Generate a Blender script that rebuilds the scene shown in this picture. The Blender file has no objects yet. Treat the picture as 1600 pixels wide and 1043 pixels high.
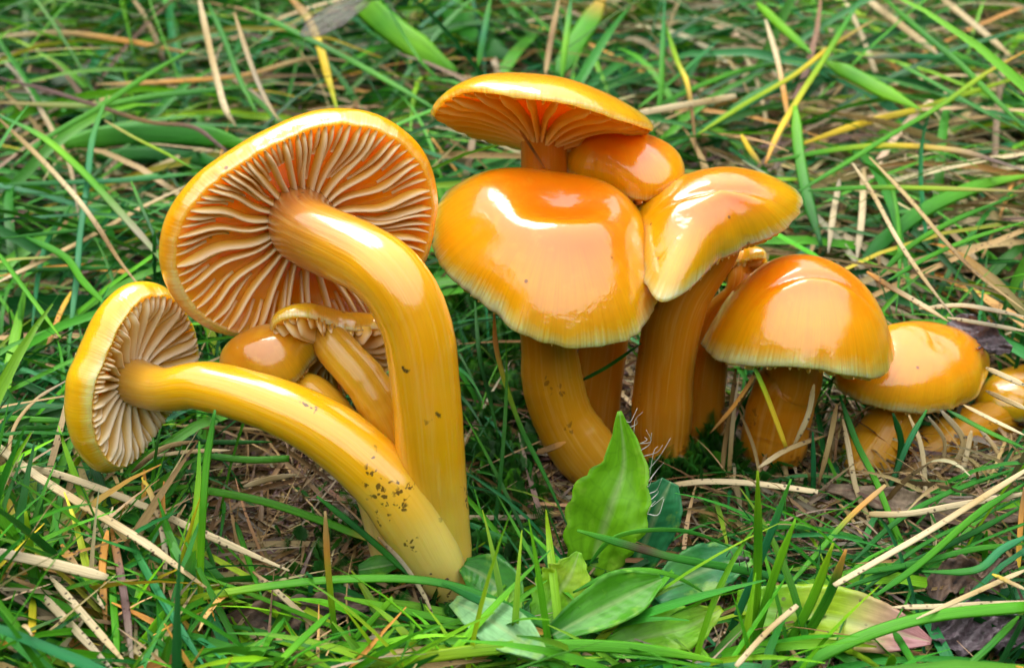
import bpy, math, random
import numpy as np
from mathutils import Vector, kdtree

# ------------------------------------------------------------------ camera, sky, sun, exposure
SC = bpy.context.scene
COL = SC.collection
S = 0.01                                    # the numbers below are centimetres; the scene is in metres
PW, PH = 1600.0, 1043.0                     # size of the photograph the pixel numbers refer to
HFOV, PITCH, CAM = 45.0, 28.0, np.array([0.0, -21.0, 14.4])
FPX = PW / 2 / math.tan(math.radians(HFOV / 2))
PR = math.radians(PITCH)
FW = np.array([0, math.cos(PR), -math.sin(PR)])
RT = np.array([1.0, 0, 0])
UP = np.array([0, math.sin(PR), math.cos(PR)])

cd = bpy.data.cameras.new('camera')
cam = bpy.data.objects.new('camera', cd)
COL.objects.link(cam)
cam.location = Vector(CAM * S)
cam.rotation_euler = (math.radians(90 - PITCH), 0, 0)
cd.sensor_width = 36.0
cd.angle = math.radians(HFOV)
cd.clip_start, cd.clip_end = 0.005, 200.0
cd.dof.use_dof = True
cd.dof.focus_distance = 0.218
cd.dof.aperture_fstop = 28.0
SC.camera = cam

W = bpy.data.worlds.new('World')
SC.world = W
W.use_nodes = True
wt = W.node_tree
wn, wl = wt.nodes, wt.links
sky = wn.new('ShaderNodeTexSky')
sky.sky_type = 'NISHITA'
sky.sun_disc = False
SUN_EL, SUN_ROT = math.radians(58), math.radians(-25)
sky.sun_elevation, sky.sun_rotation = SUN_EL, SUN_ROT
sky.dust_density = 3.0
tc = wn.new('ShaderNodeTexCoord')
sep = wn.new('ShaderNodeSeparateXYZ')
wl.new(tc.outputs['Generated'], sep.inputs[0])
mr = wn.new('ShaderNodeMapRange')           # overcast dome: three times brighter overhead than at the horizon
mr.inputs['From Min'].default_value, mr.inputs['From Max'].default_value = 0.0, 1.0
mr.inputs['To Min'].default_value, mr.inputs['To Max'].default_value = 3.6, 10.5
wl.new(sep.outputs['Z'], mr.inputs['Value'])
grey = wn.new('ShaderNodeMix'); grey.data_type = 'RGBA'; grey.blend_type = 'MULTIPLY'
grey.inputs[0].default_value = 1.0
grey.inputs[6].default_value = (1.0, 0.99, 0.97, 1)
wl.new(mr.outputs['Result'], grey.inputs[7])
mixs = wn.new('ShaderNodeMix'); mixs.data_type = 'RGBA'
mixs.inputs[0].default_value = 0.85
wl.new(sky.outputs[0], mixs.inputs[6]); wl.new(grey.outputs[2], mixs.inputs[7])
bg = wn.get('Background') or wn.new('ShaderNodeBackground')
bg.inputs['Strength'].default_value = 0.15
wl.new(mixs.outputs[2], bg.inputs['Color'])

sd = bpy.data.lights.new('sun', 'SUN')
sd.energy, sd.angle, sd.color = 1.5, math.radians(35), (1.0, 0.97, 0.92)
sun = bpy.data.objects.new('sun', sd)
COL.objects.link(sun)
sun.rotation_euler = (math.radians(32), 0, math.radians(205))   # high, a little behind the mushrooms, from the left
SC.view_settings.view_transform = 'Standard'
SC.view_settings.look = 'None'
SC.view_settings.exposure = 1.1
SC.view_settings.gamma = 1.0
SC.render.engine = 'CYCLES'
SC.cycles.use_denoising = True
SC.cycles.max_bounces = 6
SC.cycles.diffuse_bounces = 4
SC.cycles.glossy_bounces = 2
SC.cycles.transmission_bounces = 3
SC.cycles.caustics_reflective = SC.cycles.caustics_refractive = False
SC.cycles.use_adaptive_sampling = True
SC.cycles.adaptive_threshold = 0.03
SC.cycles.transparent_max_bounces = 6

rng = np.random.default_rng(7)
random.seed(7)

# ------------------------------------------------------------------ geometry helpers
def nrm(v):
    v = np.asarray(v, float)
    return v / max(1e-9, np.linalg.norm(v))
def ray(u, v):
    return FW + RT * ((u - PW / 2) / FPX) - UP * ((v - PH / 2) / FPX)
def at_h(u, v, h):
    d = ray(u, v); return CAM + d * ((h - CAM[2]) / d[2])
def at_y(u, v, y):
    d = ray(u, v); return CAM + d * ((y - CAM[1]) / d[1])
def project(p):
    q = np.asarray(p) - CAM
    dep = q @ FW
    return PW / 2 + FPX * (q @ RT) / dep, PH / 2 - FPX * (q @ UP) / dep, dep
def camdir(c):
    return nrm(RT * c[0] + UP * c[1] - FW * c[2])
def catmull(P, n):
    P = np.asarray(P, float)
    if len(P) == 2:
        t = np.linspace(0, 1, n)[:, None]; return P[0] * (1 - t) + P[1] * t
    Q = np.vstack([2 * P[0] - P[1], P, 2 * P[-1] - P[-2]])
    m = len(P) - 1
    out = []
    for s in np.linspace(0, m, n):
        i = min(int(s), m - 1); t = s - i
        a, b, c, d = Q[i], Q[i + 1], Q[i + 2], Q[i + 3]
        out.append(0.5 * (2 * b + (c - a) * t + (2 * a - 5 * b + 4 * c - d) * t * t + (3 * b - a - 3 * c + d) * t ** 3))
    return np.array(out)

def mk(name, V, F, mat, parent=None, attrs=None, origin=None, smooth=True):
    V = np.asarray(V, float)
    if parent is not None:
        o0 = np.array(parent['_o'])
    else:
        o0 = V.mean(0) * [1, 1, 0] + [0, 0, V[:, 2].min()] if origin is None else np.asarray(origin, float)
    me = bpy.data.meshes.new(name)
    me.from_pydata(((V - o0) * S).tolist(), [], F.tolist() if isinstance(F, np.ndarray) else F)
    for k, (typ, data) in (attrs or {}).items():
        a = me.attributes.new(k, typ, 'POINT')
        a.data.foreach_set({'FLOAT': 'value', 'FLOAT_VECTOR': 'vector', 'FLOAT_COLOR': 'color'}[typ],
                           np.asarray(data, np.float32).ravel())
    if smooth:
        me.polygons.foreach_set('use_smooth', np.ones(len(me.polygons), bool))
    me.materials.append(mat)
    me.update()
    ob = bpy.data.objects.new(name, me)
    COL.objects.link(ob)
    if parent is not None:
        pp = parent
        ob.parent = pp
        ob['_o'] = [float(x) for x in o0]
    else:
        ob.location = Vector(o0 * S)
        ob['_o'] = [float(x) for x in o0]
    return ob
def thing(name, loc, label, cat, group=None):
    o = bpy.data.objects.new(name, None)
    COL.objects.link(o)
    o.empty_display_size = 0.005
    o.location = Vector(np.asarray(loc) * S)
    o['_o'] = [float(x) for x in loc]
    tag(o, label, cat, group)
    return o
def tag(o, label, cat, group=None):
    o['label'] = label; o['category'] = cat
    if group: o['group'] = group
    return o

# ------------------------------------------------------------------ materials
def newmat(name):
    m = bpy.data.materials.new(name); m.use_nodes = True
    nt = m.node_tree
    b = nt.nodes.get('Principled BSDF')
    return m, nt, nt.nodes, nt.links, b
def setin(b, **kw):
    for k, v in kw.items():
        b.inputs[k.replace('_', ' ')].default_value = v
def attr(n, name):
    a = n.new('ShaderNodeAttribute'); a.attribute_name = name; return a
def ramp(n, stops, interp='LINEAR'):
    r = n.new('ShaderNodeValToRGB'); r.color_ramp.interpolation = interp
    e = r.color_ramp.elements
    while len(e) < len(stops): e.new(0.5)
    for i, (p, c) in enumerate(stops):
        e[i].position = p; e[i].color = (*c, 1) if len(c) == 3 else c
    return r
def noise(n, l, scale, detail=3, vec=None, rough=0.5):
    t = n.new('ShaderNodeTexNoise'); t.inputs['Scale'].default_value = scale
    t.inputs['Detail'].default_value = detail; t.inputs['Roughness'].default_value = rough
    if vec is not None: l.new(vec, t.inputs['Vector'])
    return t
def mixc(n, l, a, b, fac, mode='MIX'):
    m = n.new('ShaderNodeMix'); m.data_type = 'RGBA'; m.blend_type = mode
    for s, v in ((m.inputs[6], a), (m.inputs[7], b)):
        if isinstance(v, tuple): s.default_value = (*v, 1)
        else: l.new(v, s)
    if isinstance(fac, (int, float)): m.inputs[0].default_value = fac
    else: l.new(fac, m.inputs[0])
    return m.outputs[2]
def mathn(n, l, op, a, b=0.0, clamp=False):
    m = n.new('ShaderNodeMath'); m.operation = op; m.use_clamp = clamp
    for i, v in enumerate((a, b)):
        if isinstance(v, (int, float)): m.inputs[i].default_value = v
        else: l.new(v, m.inputs[i])
    return m.outputs[0]

CAP_TOP, CAP_MID, CAP_EDGE = (0.74, 0.19, 0.002), (0.83, 0.32, 0.002), (0.90, 0.63, 0.24)
def cap_material(name, top=CAP_TOP, mid=CAP_MID, edge=CAP_EDGE, e0=0.80):
    m, nt, n, l, b = newmat(name)
    a = attr(n, 'polar')                     # (cos * k, sin * k, rho)
    sp = n.new('ShaderNodeSeparateXYZ'); l.new(a.outputs['Vector'], sp.inputs[0])
    comb = n.new('ShaderNodeCombineXYZ')
    l.new(mathn(n, l, 'MULTIPLY', sp.outputs['X'], 27.0), comb.inputs[0])
    l.new(mathn(n, l, 'MULTIPLY', sp.outputs['Y'], 27.0), comb.inputs[1])
    l.new(mathn(n, l, 'MULTIPLY', sp.outputs['Z'], 1.2), comb.inputs[2])
    st = noise(n, l, 1.6, 3, comb.outputs[0])
    obj = n.new('ShaderNodeTexCoord').outputs['Object']
    bl = noise(n, l, 70, 3, obj)
    # rho shifted by streaks near the rim and by blotches all over
    j = mathn(n, l, 'MULTIPLY', mathn(n, l, 'SUBTRACT', st.outputs[0], 0.5), 0.13)
    k = mathn(n, l, 'MULTIPLY', mathn(n, l, 'SUBTRACT', bl.outputs[0], 0.5), 0.22)
    rr = mathn(n, l, 'ADD', mathn(n, l, 'ADD', sp.outputs['Z'], j), k, True)
    r = ramp(n, [(0.0, top), (0.40, top), (e0 - 0.10, mid), (0.90, mid), (0.965, tuple(0.6 * p + 0.4 * q for p, q in zip(mid, edge))), (1.0, edge)])
    l.new(rr, r.inputs[0])
    # little dark flecks of soil
    fl = n.new('ShaderNodeTexVoronoi'); fl.inputs['Scale'].default_value = 210; l.new(obj, fl.inputs['Vector'])
    gate = noise(n, l, 45, 1, obj)
    f1 = ramp(n, [(0.0, (1, 1, 1)), (0.06, (1, 1, 1)), (0.10, (0, 0, 0))]); l.new(fl.outputs['Distance'], f1.inputs[0])
    f2 = ramp(n, [(0.54, (0, 0, 0)), (0.58, (1, 1, 1))]); l.new(gate.outputs[0], f2.inputs[0])
    fm = mathn(n, l, 'MULTIPLY', f1.outputs[0], f2.outputs[0])
    fibw = ramp2(n, l, sp.outputs['Z'], 0.25, 0.8)
    hs = n.new('ShaderNodeHueSaturation'); l.new(r.outputs[0], hs.inputs['Color'])
    l.new(mathn(n, l, 'ADD', 1.0, mathn(n, l, 'MULTIPLY', mathn(n, l, 'SUBTRACT', st.outputs[0], 0.5), mathn(n, l, 'MULTIPLY', fibw, 0.34))), hs.inputs['Value'])
    mo = noise(n, l, 230, 5, obj, 0.65)
    cc = mixc(n, l, hs.outputs[0], (0.80, 0.46, 0.03), mathn(n, l, 'MULTIPLY', ramp2(n, l, mo.outputs[0], 0.55, 0.7), 0.22))
    c = mixc(n, l, cc, (0.10, 0.045, 0.015), mathn(n, l, 'MULTIPLY', fm, 0.8))
    l.new(c, b.inputs['Base Color'])
    setin(b, Roughness=0.32, Subsurface_Weight=0.85, Subsurface_Scale=0.013, Coat_Weight=1.0, Coat_Roughness=0.06, Coat_IOR=1.7)
    b.inputs['Subsurface Radius'].default_value = (1.0, 0.58, 0.09)
    b.inputs['Specular IOR Level'].default_value = 0.15
    bp = n.new('ShaderNodeBump'); bp.inputs['Strength'].default_value = 0.22; bp.inputs['Distance'].default_value = 0.0006
    edgew = ramp(n, [(0.55, (0, 0, 0)), (1.0, (1, 1, 1))]); l.new(sp.outputs['Z'], edgew.inputs[0])
    n2 = noise(n, l, 260, 4, obj)
    hgt = mathn(n, l, 'ADD', mathn(n, l, 'MULTIPLY', st.outputs[0], edgew.outputs[0]), mathn(n, l, 'MULTIPLY', n2.outputs[0], 0.16))
    l.new(hgt, bp.inputs['Height'])
    l.new(bp.outputs[0], b.inputs['Normal'])
    bp2 = n.new('ShaderNodeBump'); bp2.inputs['Strength'].default_value = 0.22; bp2.inputs['Distance'].default_value = 0.0016
    n3 = noise(n, l, 120, 5, obj, 0.55); l.new(mathn(n, l, 'ADD', n3.outputs[0], mathn(n, l, 'MULTIPLY', mathn(n, l, 'MULTIPLY', st.outputs[0], fibw), 0.10)), bp2.inputs['Height'])
    l.new(bp2.outputs[0], b.inputs['Coat Normal'])
    return m
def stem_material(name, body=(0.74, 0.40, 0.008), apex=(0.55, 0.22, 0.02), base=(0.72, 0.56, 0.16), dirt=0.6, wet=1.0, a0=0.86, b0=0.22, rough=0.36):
    m, nt, n, l, b = newmat(name)
    a = attr(n, 'along')
    obj = n.new('ShaderNodeTexCoord').outputs['Object']
    bl = noise(n, l, 90, 4, obj)
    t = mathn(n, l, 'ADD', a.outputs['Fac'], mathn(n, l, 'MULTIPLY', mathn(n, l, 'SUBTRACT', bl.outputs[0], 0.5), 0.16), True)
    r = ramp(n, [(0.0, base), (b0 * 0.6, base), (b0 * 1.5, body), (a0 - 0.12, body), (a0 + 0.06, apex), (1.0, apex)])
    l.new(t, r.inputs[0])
    ln = noise(n, l, 1.0, 3, None)
    mp = n.new('ShaderNodeMapping'); mp.inputs['Scale'].default_value = (9, 9, 0.55); l.new(attr(n, 'fib').outputs['Vector'], mp.inputs[0]); l.new(mp.outputs[0], ln.inputs['Vector'])
    c = mixc(n, l, r.outputs[0], (0.80, 0.58, 0.20), mathn(n, l, 'MULTIPLY', ramp2(n, l, ln.outputs[0], 0.50, 0.68), 0.16))
    c = mixc(n, l, c, (0.45, 0.20, 0.01), mathn(n, l, 'MULTIPLY', ramp2(n, l, ln.outputs[0], 0.46, 0.32), 0.10))
    # specks of soil, thicker towards the foot
    v = n.new('ShaderNodeTexVoronoi'); v.inputs['Scale'].default_value = 760; v.inputs['Randomness'].default_value = 1.0
    wob = noise(n, l, 520, 3, obj)
    mpv = n.new('ShaderNodeVectorMath'); mpv.operation = 'MULTIPLY_ADD'
    l.new(wob.outputs['Color'], mpv.inputs[0]); mpv.inputs[1].default_value = (0.0032, 0.0032, 0.0032); l.new(obj, mpv.inputs[2])
    l.new(mpv.outputs[0], v.inputs['Vector'])
    spk = ramp2(n, l, v.outputs['Distance'], 0.46, 0.36)
    gate = noise(n, l, 130, 3, obj)
    foot = n.new('ShaderNodeMapRange'); l.new(a.outputs['Fac'], foot.inputs['Value'])
    foot.inputs['From Min'].default_value, foot.inputs['From Max'].default_value = 0.0, 0.55
    foot.inputs['To Min'].default_value, foot.inputs['To Max'].default_value = 0.55, 0.66
    g = ramp2(n, l, mathn(n, l, 'SUBTRACT', gate.outputs[0], foot.outputs[0]), 0.0, 0.03)
    c = mixc(n, l, c, (0.055, 0.022, 0.008), mathn(n, l, 'MULTIPLY', mathn(n, l, 'MULTIPLY', spk, g), dirt))
    l.new(c, b.inputs['Base Color'])
    b.inputs['Specular IOR Level'].default_value = 0.15
    setin(b, Roughness=0.34, Subsurface_Weight=0.45, Subsurface_Scale=0.003, Coat_Weight=wet, Coat_Roughness=0.12, Coat_IOR=1.7)
    b.inputs['Subsurface Radius'].default_value = (1.0, 0.45, 0.08)
    bp = n.new('ShaderNodeBump'); bp.inputs['Strength'].default_value = 0.16; bp.inputs['Distance'].default_value = 0.0008
    l.new(ln.outputs[0], bp.inputs['Height']); l.new(bp.outputs[0], b.inputs['Normal'])
    bp2 = n.new('ShaderNodeBump'); bp2.inputs['Strength'].default_value = 0.15; bp2.inputs['Distance'].default_value = 0.0008
    l.new(mathn(n, l, 'ADD', mathn(n, l, 'MULTIPLY', ln.outputs[0], 0.3), bl.outputs[0]), bp2.inputs['Height']); l.new(bp2.outputs[0], b.inputs['Coat Normal'])
    return m
def ramp2(n, l, val, lo, hi):
    mrn = n.new('ShaderNodeMapRange'); mrn.clamp = True
    l.new(val, mrn.inputs['Value'])
    mrn.inputs['From Min'].default_value, mrn.inputs['From Max'].default_value = lo, hi
    return mrn.outputs['Result']
def gill_material(name, deep=(0.74, 0.34, 0.03), edge=(0.74, 0.52, 0.36)):
    m, nt, n, l, b = newmat(name)
    a = attr(n, 'gd')
    r = ramp(n, [(0.0, deep), (0.30, deep), (1.0, edge)]); l.new(a.outputs['Fac'], r.inputs[0])
    obj = n.new('ShaderNodeTexCoord').outputs['Object']
    bl = noise(n, l, 160, 3, obj)
    c = mixc(n, l, r.outputs[0], (0.80, 0.48, 0.26), mathn(n, l, 'MULTIPLY', ramp2(n, l, bl.outputs[0], 0.5, 0.75), 0.3))
    l.new(c, b.inputs['Base Color'])
    setin(b, Roughness=0.45, Coat_Weight=0.12, Coat_Roughness=0.3)
    tr = n.new('ShaderNodeBsdfTranslucent'); l.new(c, tr.inputs['Color'])
    mx = n.new('ShaderNodeMixShader'); mx.inputs[0].default_value = 0.28
    l.new(b.outputs[0], mx.inputs[1]); l.new(tr.outputs[0], mx.inputs[2]); l.new(mx.outputs[0], n.get('Material Output').inputs['Surface'])
    return m
def leaf_material(name, rough=0.42, trans=0.2, coat=0.0, spots=None, mottle=None):
    """colour comes from the attribute col; fine lengthwise relief and mottling are procedural"""
    m, nt, n, l, b = newmat(name)
    a = attr(n, 'col'); k = attr(n, 'lw')                 # lw = (across -1..1, along in cm, random)
    sp = n.new('ShaderNodeSeparateXYZ'); l.new(k.outputs['Vector'], sp.inputs[0])
    cb = n.new('ShaderNodeCombineXYZ')
    l.new(mathn(n, l, 'MULTIPLY', sp.outputs['X'], 2.2), cb.inputs[0]); l.new(mathn(n, l, 'MULTIPLY', sp.outputs['Y'], 0.35), cb.inputs[1])
    l.new(mathn(n, l, 'MULTIPLY', sp.outputs['Z'], 37.0), cb.inputs[2])
    st = noise(n, l, 2.0, 3, cb.outputs[0])
    obj = n.new('ShaderNodeTexCoord').outputs['Object']
    bl = noise(n, l, 220, 3, obj)
    hv = n.new('ShaderNodeHueSaturation'); l.new(a.outputs['Color'], hv.inputs['Color'])
    l.new(mathn(n, l, 'ADD', 0.62, mathn(n, l, 'MULTIPLY', st.outputs[0], 0.76)), hv.inputs['Value'])
    c = hv.outputs[0]
    if mottle:                                    # paler wet-looking patches and fine cross veins
        mo = noise(n, l, 110, 5, obj, 0.6)
        c = mixc(n, l, c, mottle, mathn(n, l, 'MULTIPLY', ramp2(n, l, mo.outputs[0], 0.53, 0.60), 0.45))
        vv = n.new('ShaderNodeTexVoronoi'); vv.feature = 'DISTANCE_TO_EDGE'; vv.inputs['Scale'].default_value = 330; l.new(obj, vv.inputs['Vector'])
        c = mixc(n, l, c, (0.02, 0.09, 0.01), mathn(n, l, 'MULTIPLY', ramp2(n, l, vv.outputs['Distance'], 0.10, 0.02), 0.13))
    if spots:
        v = n.new('ShaderNodeTexVoronoi'); v.inputs['Scale'].default_value = spots[0]; l.new(obj, v.inputs['Vector'])
        g = noise(n, l, 150, 2, obj)
        f = mathn(n, l, 'MULTIPLY', ramp2(n, l, v.outputs['Distance'], spots[1], spots[1] * 0.55), ramp2(n, l, g.outputs[0], 0.42, 0.5))
        c = mixc(n, l, c, spots[2], mathn(n, l, 'MULTIPLY', f, 0.9))
    l.new(c, b.inputs['Base Color'])
    setin(b, Roughness=rough, Coat_Weight=coat, Coat_Roughness=0.2)
    b.inputs['Specular IOR Level'].default_value = 0.18
    bp = n.new('ShaderNodeBump'); bp.inputs['Strength'].default_value = 0.35; bp.inputs['Distance'].default_value = 0.0004
    l.new(mathn(n, l, 'ADD', st.outputs[0], mathn(n, l, 'MULTIPLY', bl.outputs[0], 0.3)), bp.inputs['Height']); l.new(bp.outputs[0], b.inputs['Normal'])
    if trans > 0:
        tr = n.new('ShaderNodeBsdfTranslucent'); l.new(c, tr.inputs['Color'])
        mx = n.new('ShaderNodeMixShader'); mx.inputs[0].default_value = trans
        out = n.get('Material Output')
        l.new(b.outputs[0], mx.inputs[1]); l.new(tr.outputs[0], mx.inputs[2]); l.new(mx.outputs[0], out.inputs['Surface'])
    return m
def plain(name, col, rough=0.6, col2=None, scale=120, **kw):
    m, nt, n, l, b = newmat(name)
    obj = n.new('ShaderNodeTexCoord').outputs['Object']
    bl = noise(n, l, scale, 5, obj, 0.6)
    c = mixc(n, l, col, col2 or tuple(x * 0.45 for x in col), ramp2(n, l, bl.outputs[0], 0.38, 0.66))
    l.new(c, b.inputs['Base Color']); setin(b, Roughness=rough, **kw)
    bp = n.new('ShaderNodeBump'); bp.inputs['Strength'].default_value = 0.5; bp.inputs['Distance'].default_value = 0.001
    l.new(bl.outputs[0], bp.inputs['Height']); l.new(bp.outputs[0], b.inputs['Normal'])
    return m

M_GREEN = leaf_material('grass_green')
M_STRAW = leaf_material('dry_straw', rough=0.55, trans=0.12, coat=0.0, spots=(900, 0.30, (0.05, 0.03, 0.02)))
M_LEAF = leaf_material('broad_leaf', rough=0.4, trans=0.25, coat=0.15, mottle=(0.30, 0.52, 0.05))
M_DEAD = plain('dead_leaf', (0.12, 0.07, 0.04), 0.7, (0.02, 0.012, 0.01), 420)
M_DEADP = plain('dead_leaf_purple', (0.12, 0.085, 0.10), 0.45, (0.02, 0.014, 0.016), 420)
M_TAN = plain('dead_leaf_tan', (0.26, 0.19, 0.12), 0.7, (0.08, 0.05, 0.03), 420)
M_SOIL = plain('soil', (0.045, 0.030, 0.018), 0.9, (0.015, 0.010, 0.007), 300)
M_MOSS = leaf_material('moss_green', rough=0.6, trans=0.3)
M_SPOT = leaf_material('spotted_leaf', rough=0.4, trans=0.2, coat=0.2, spots=(420, 0.22, (0.10, 0.05, 0.05)))
M_FLY = plain('fly_body', (0.045, 0.035, 0.03), 0.4)
def wing_material():
    m, nt, n, l, b = newmat('smoky_wing')
    setin(b, Base_Color=(0.16, 0.13, 0.10, 1), Roughness=0.15, Coat_Weight=0.6, Alpha=0.62)
    return m
M_WING = wing_material()
M_HAIR = plain('leaf_hair', (0.75, 0.75, 0.70), 0.4)

# ------------------------------------------------------------------ ground
gx = np.unique(np.concatenate([np.linspace(-45, 45, 91), np.geomspace(47, 3000, 30), -np.geomspace(47, 3000, 30)]))
gy = np.unique(np.concatenate([np.linspace(-20, 70, 91), np.geomspace(73, 3000, 30), -np.geomspace(22, 3000, 26)]))
X, Y = np.meshgrid(gx, gy)
Z = -0.32 + 0.7 * (0.16 * np.sin(X * 0.9 + 1.3 * np.sin(Y * 0.5)) + 0.14 * np.sin(Y * 1.1 + 0.8 * np.cos(X * 0.7)) + 0.08 * np.sin(X * 2.3 - Y * 1.9))
V = np.stack([X.ravel(), Y.ravel(), Z.ravel()], 1)
nx, ny = len(gx), len(gy)
I = np.arange(nx * ny).reshape(ny, nx)
F = np.stack([I[:-1, :-1].ravel(), I[:-1, 1:].ravel(), I[1:, 1:].ravel(), I[1:, :-1].ravel()], 1)
g = mk('ground', V, F, M_SOIL, origin=(0, 0, 0)); g['kind'] = 'structure'

# unseen ring of trees, added to dim the stems and darken the caps' reflections
wr = np.random.default_rng(99)
na, nz = 360, 26
AA, HH = np.meshgrid(np.linspace(0, 2 * math.pi, na, endpoint=False), np.linspace(0, 1, nz))
crown = sum(np.sin(AA * k + wr.uniform(0, 6.28)) / k ** 0.6 for k in (7, 13, 23, 41, 67, 101)) * 0.16
top = 1560 * (1 + 0.22 * crown)
lump = sum(np.sin(AA * k + HH * m_ + wr.uniform(0, 6.28)) for k, m_ in ((31, 9), (57, 17), (83, 31), (140, 44))) * 38
RR = 2300 + lump + 260 * HH ** 3
V = np.stack([RR * np.cos(AA), RR * np.sin(AA), top * HH - 20], -1).reshape(-1, 3)
I = np.arange(na * nz).reshape(nz, na); J = np.roll(I, -1, 1)
added_wood = mk('added_wood', V, np.stack([I[:-1].ravel(), J[:-1].ravel(), J[1:].ravel(), I[1:].ravel()], 1), plain('added_wood_foliage', (0.04, 0.07, 0.02), 0.9, (0.012, 0.02, 0.008), 0.9), origin=(0, 0, 0))
added_wood['kind'] = 'stuff'; tag(added_wood, 'unseen trees added round the meadow to darken the low sky', 'added_wood')

# ------------------------------------------------------------------ mushrooms
MUSH_PTS = []                               # sample points of mushrooms for collisions and covering tests
def tube(P, R, n=10, flat=1.0, face=None, closed=True):
    """tube along P with radius R(list); flat < 1 squashes it along the facing direction"""
    P = np.asarray(P); R = np.asarray(R); K = len(P)
    T = np.gradient(P, axis=0); T /= np.maximum(1e-9, np.linalg.norm(T, axis=1))[:, None]
    up = nrm(face) if face is not None else np.array([0.13, 0.21, 0.97])
    V = []
    Nn = None
    for i in range(K):
        t = T[i]
        if Nn is None:
            Nn = up - t * (up @ t); Nn = nrm(Nn)
        else:
            Nn = nrm(Nn - t * (Nn @ t))
        B = np.cross(t, Nn)
        for j in range(n):
            a = 2 * math.pi * j / n
            V.append(P[i] + R[i] * (math.cos(a) * B + flat * math.sin(a) * Nn))
    F = []
    for i in range(K - 1):
        for j in range(n):
            k = (j + 1) % n
            F.append((i * n + j, i * n + k, (i + 1) * n + k, (i + 1) * n + j))
    if closed:
        F.append(tuple(range(n - 1, -1, -1))); F.append(tuple((K - 1) * n + j for j in range(n)))
    return np.array(V), F

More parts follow.
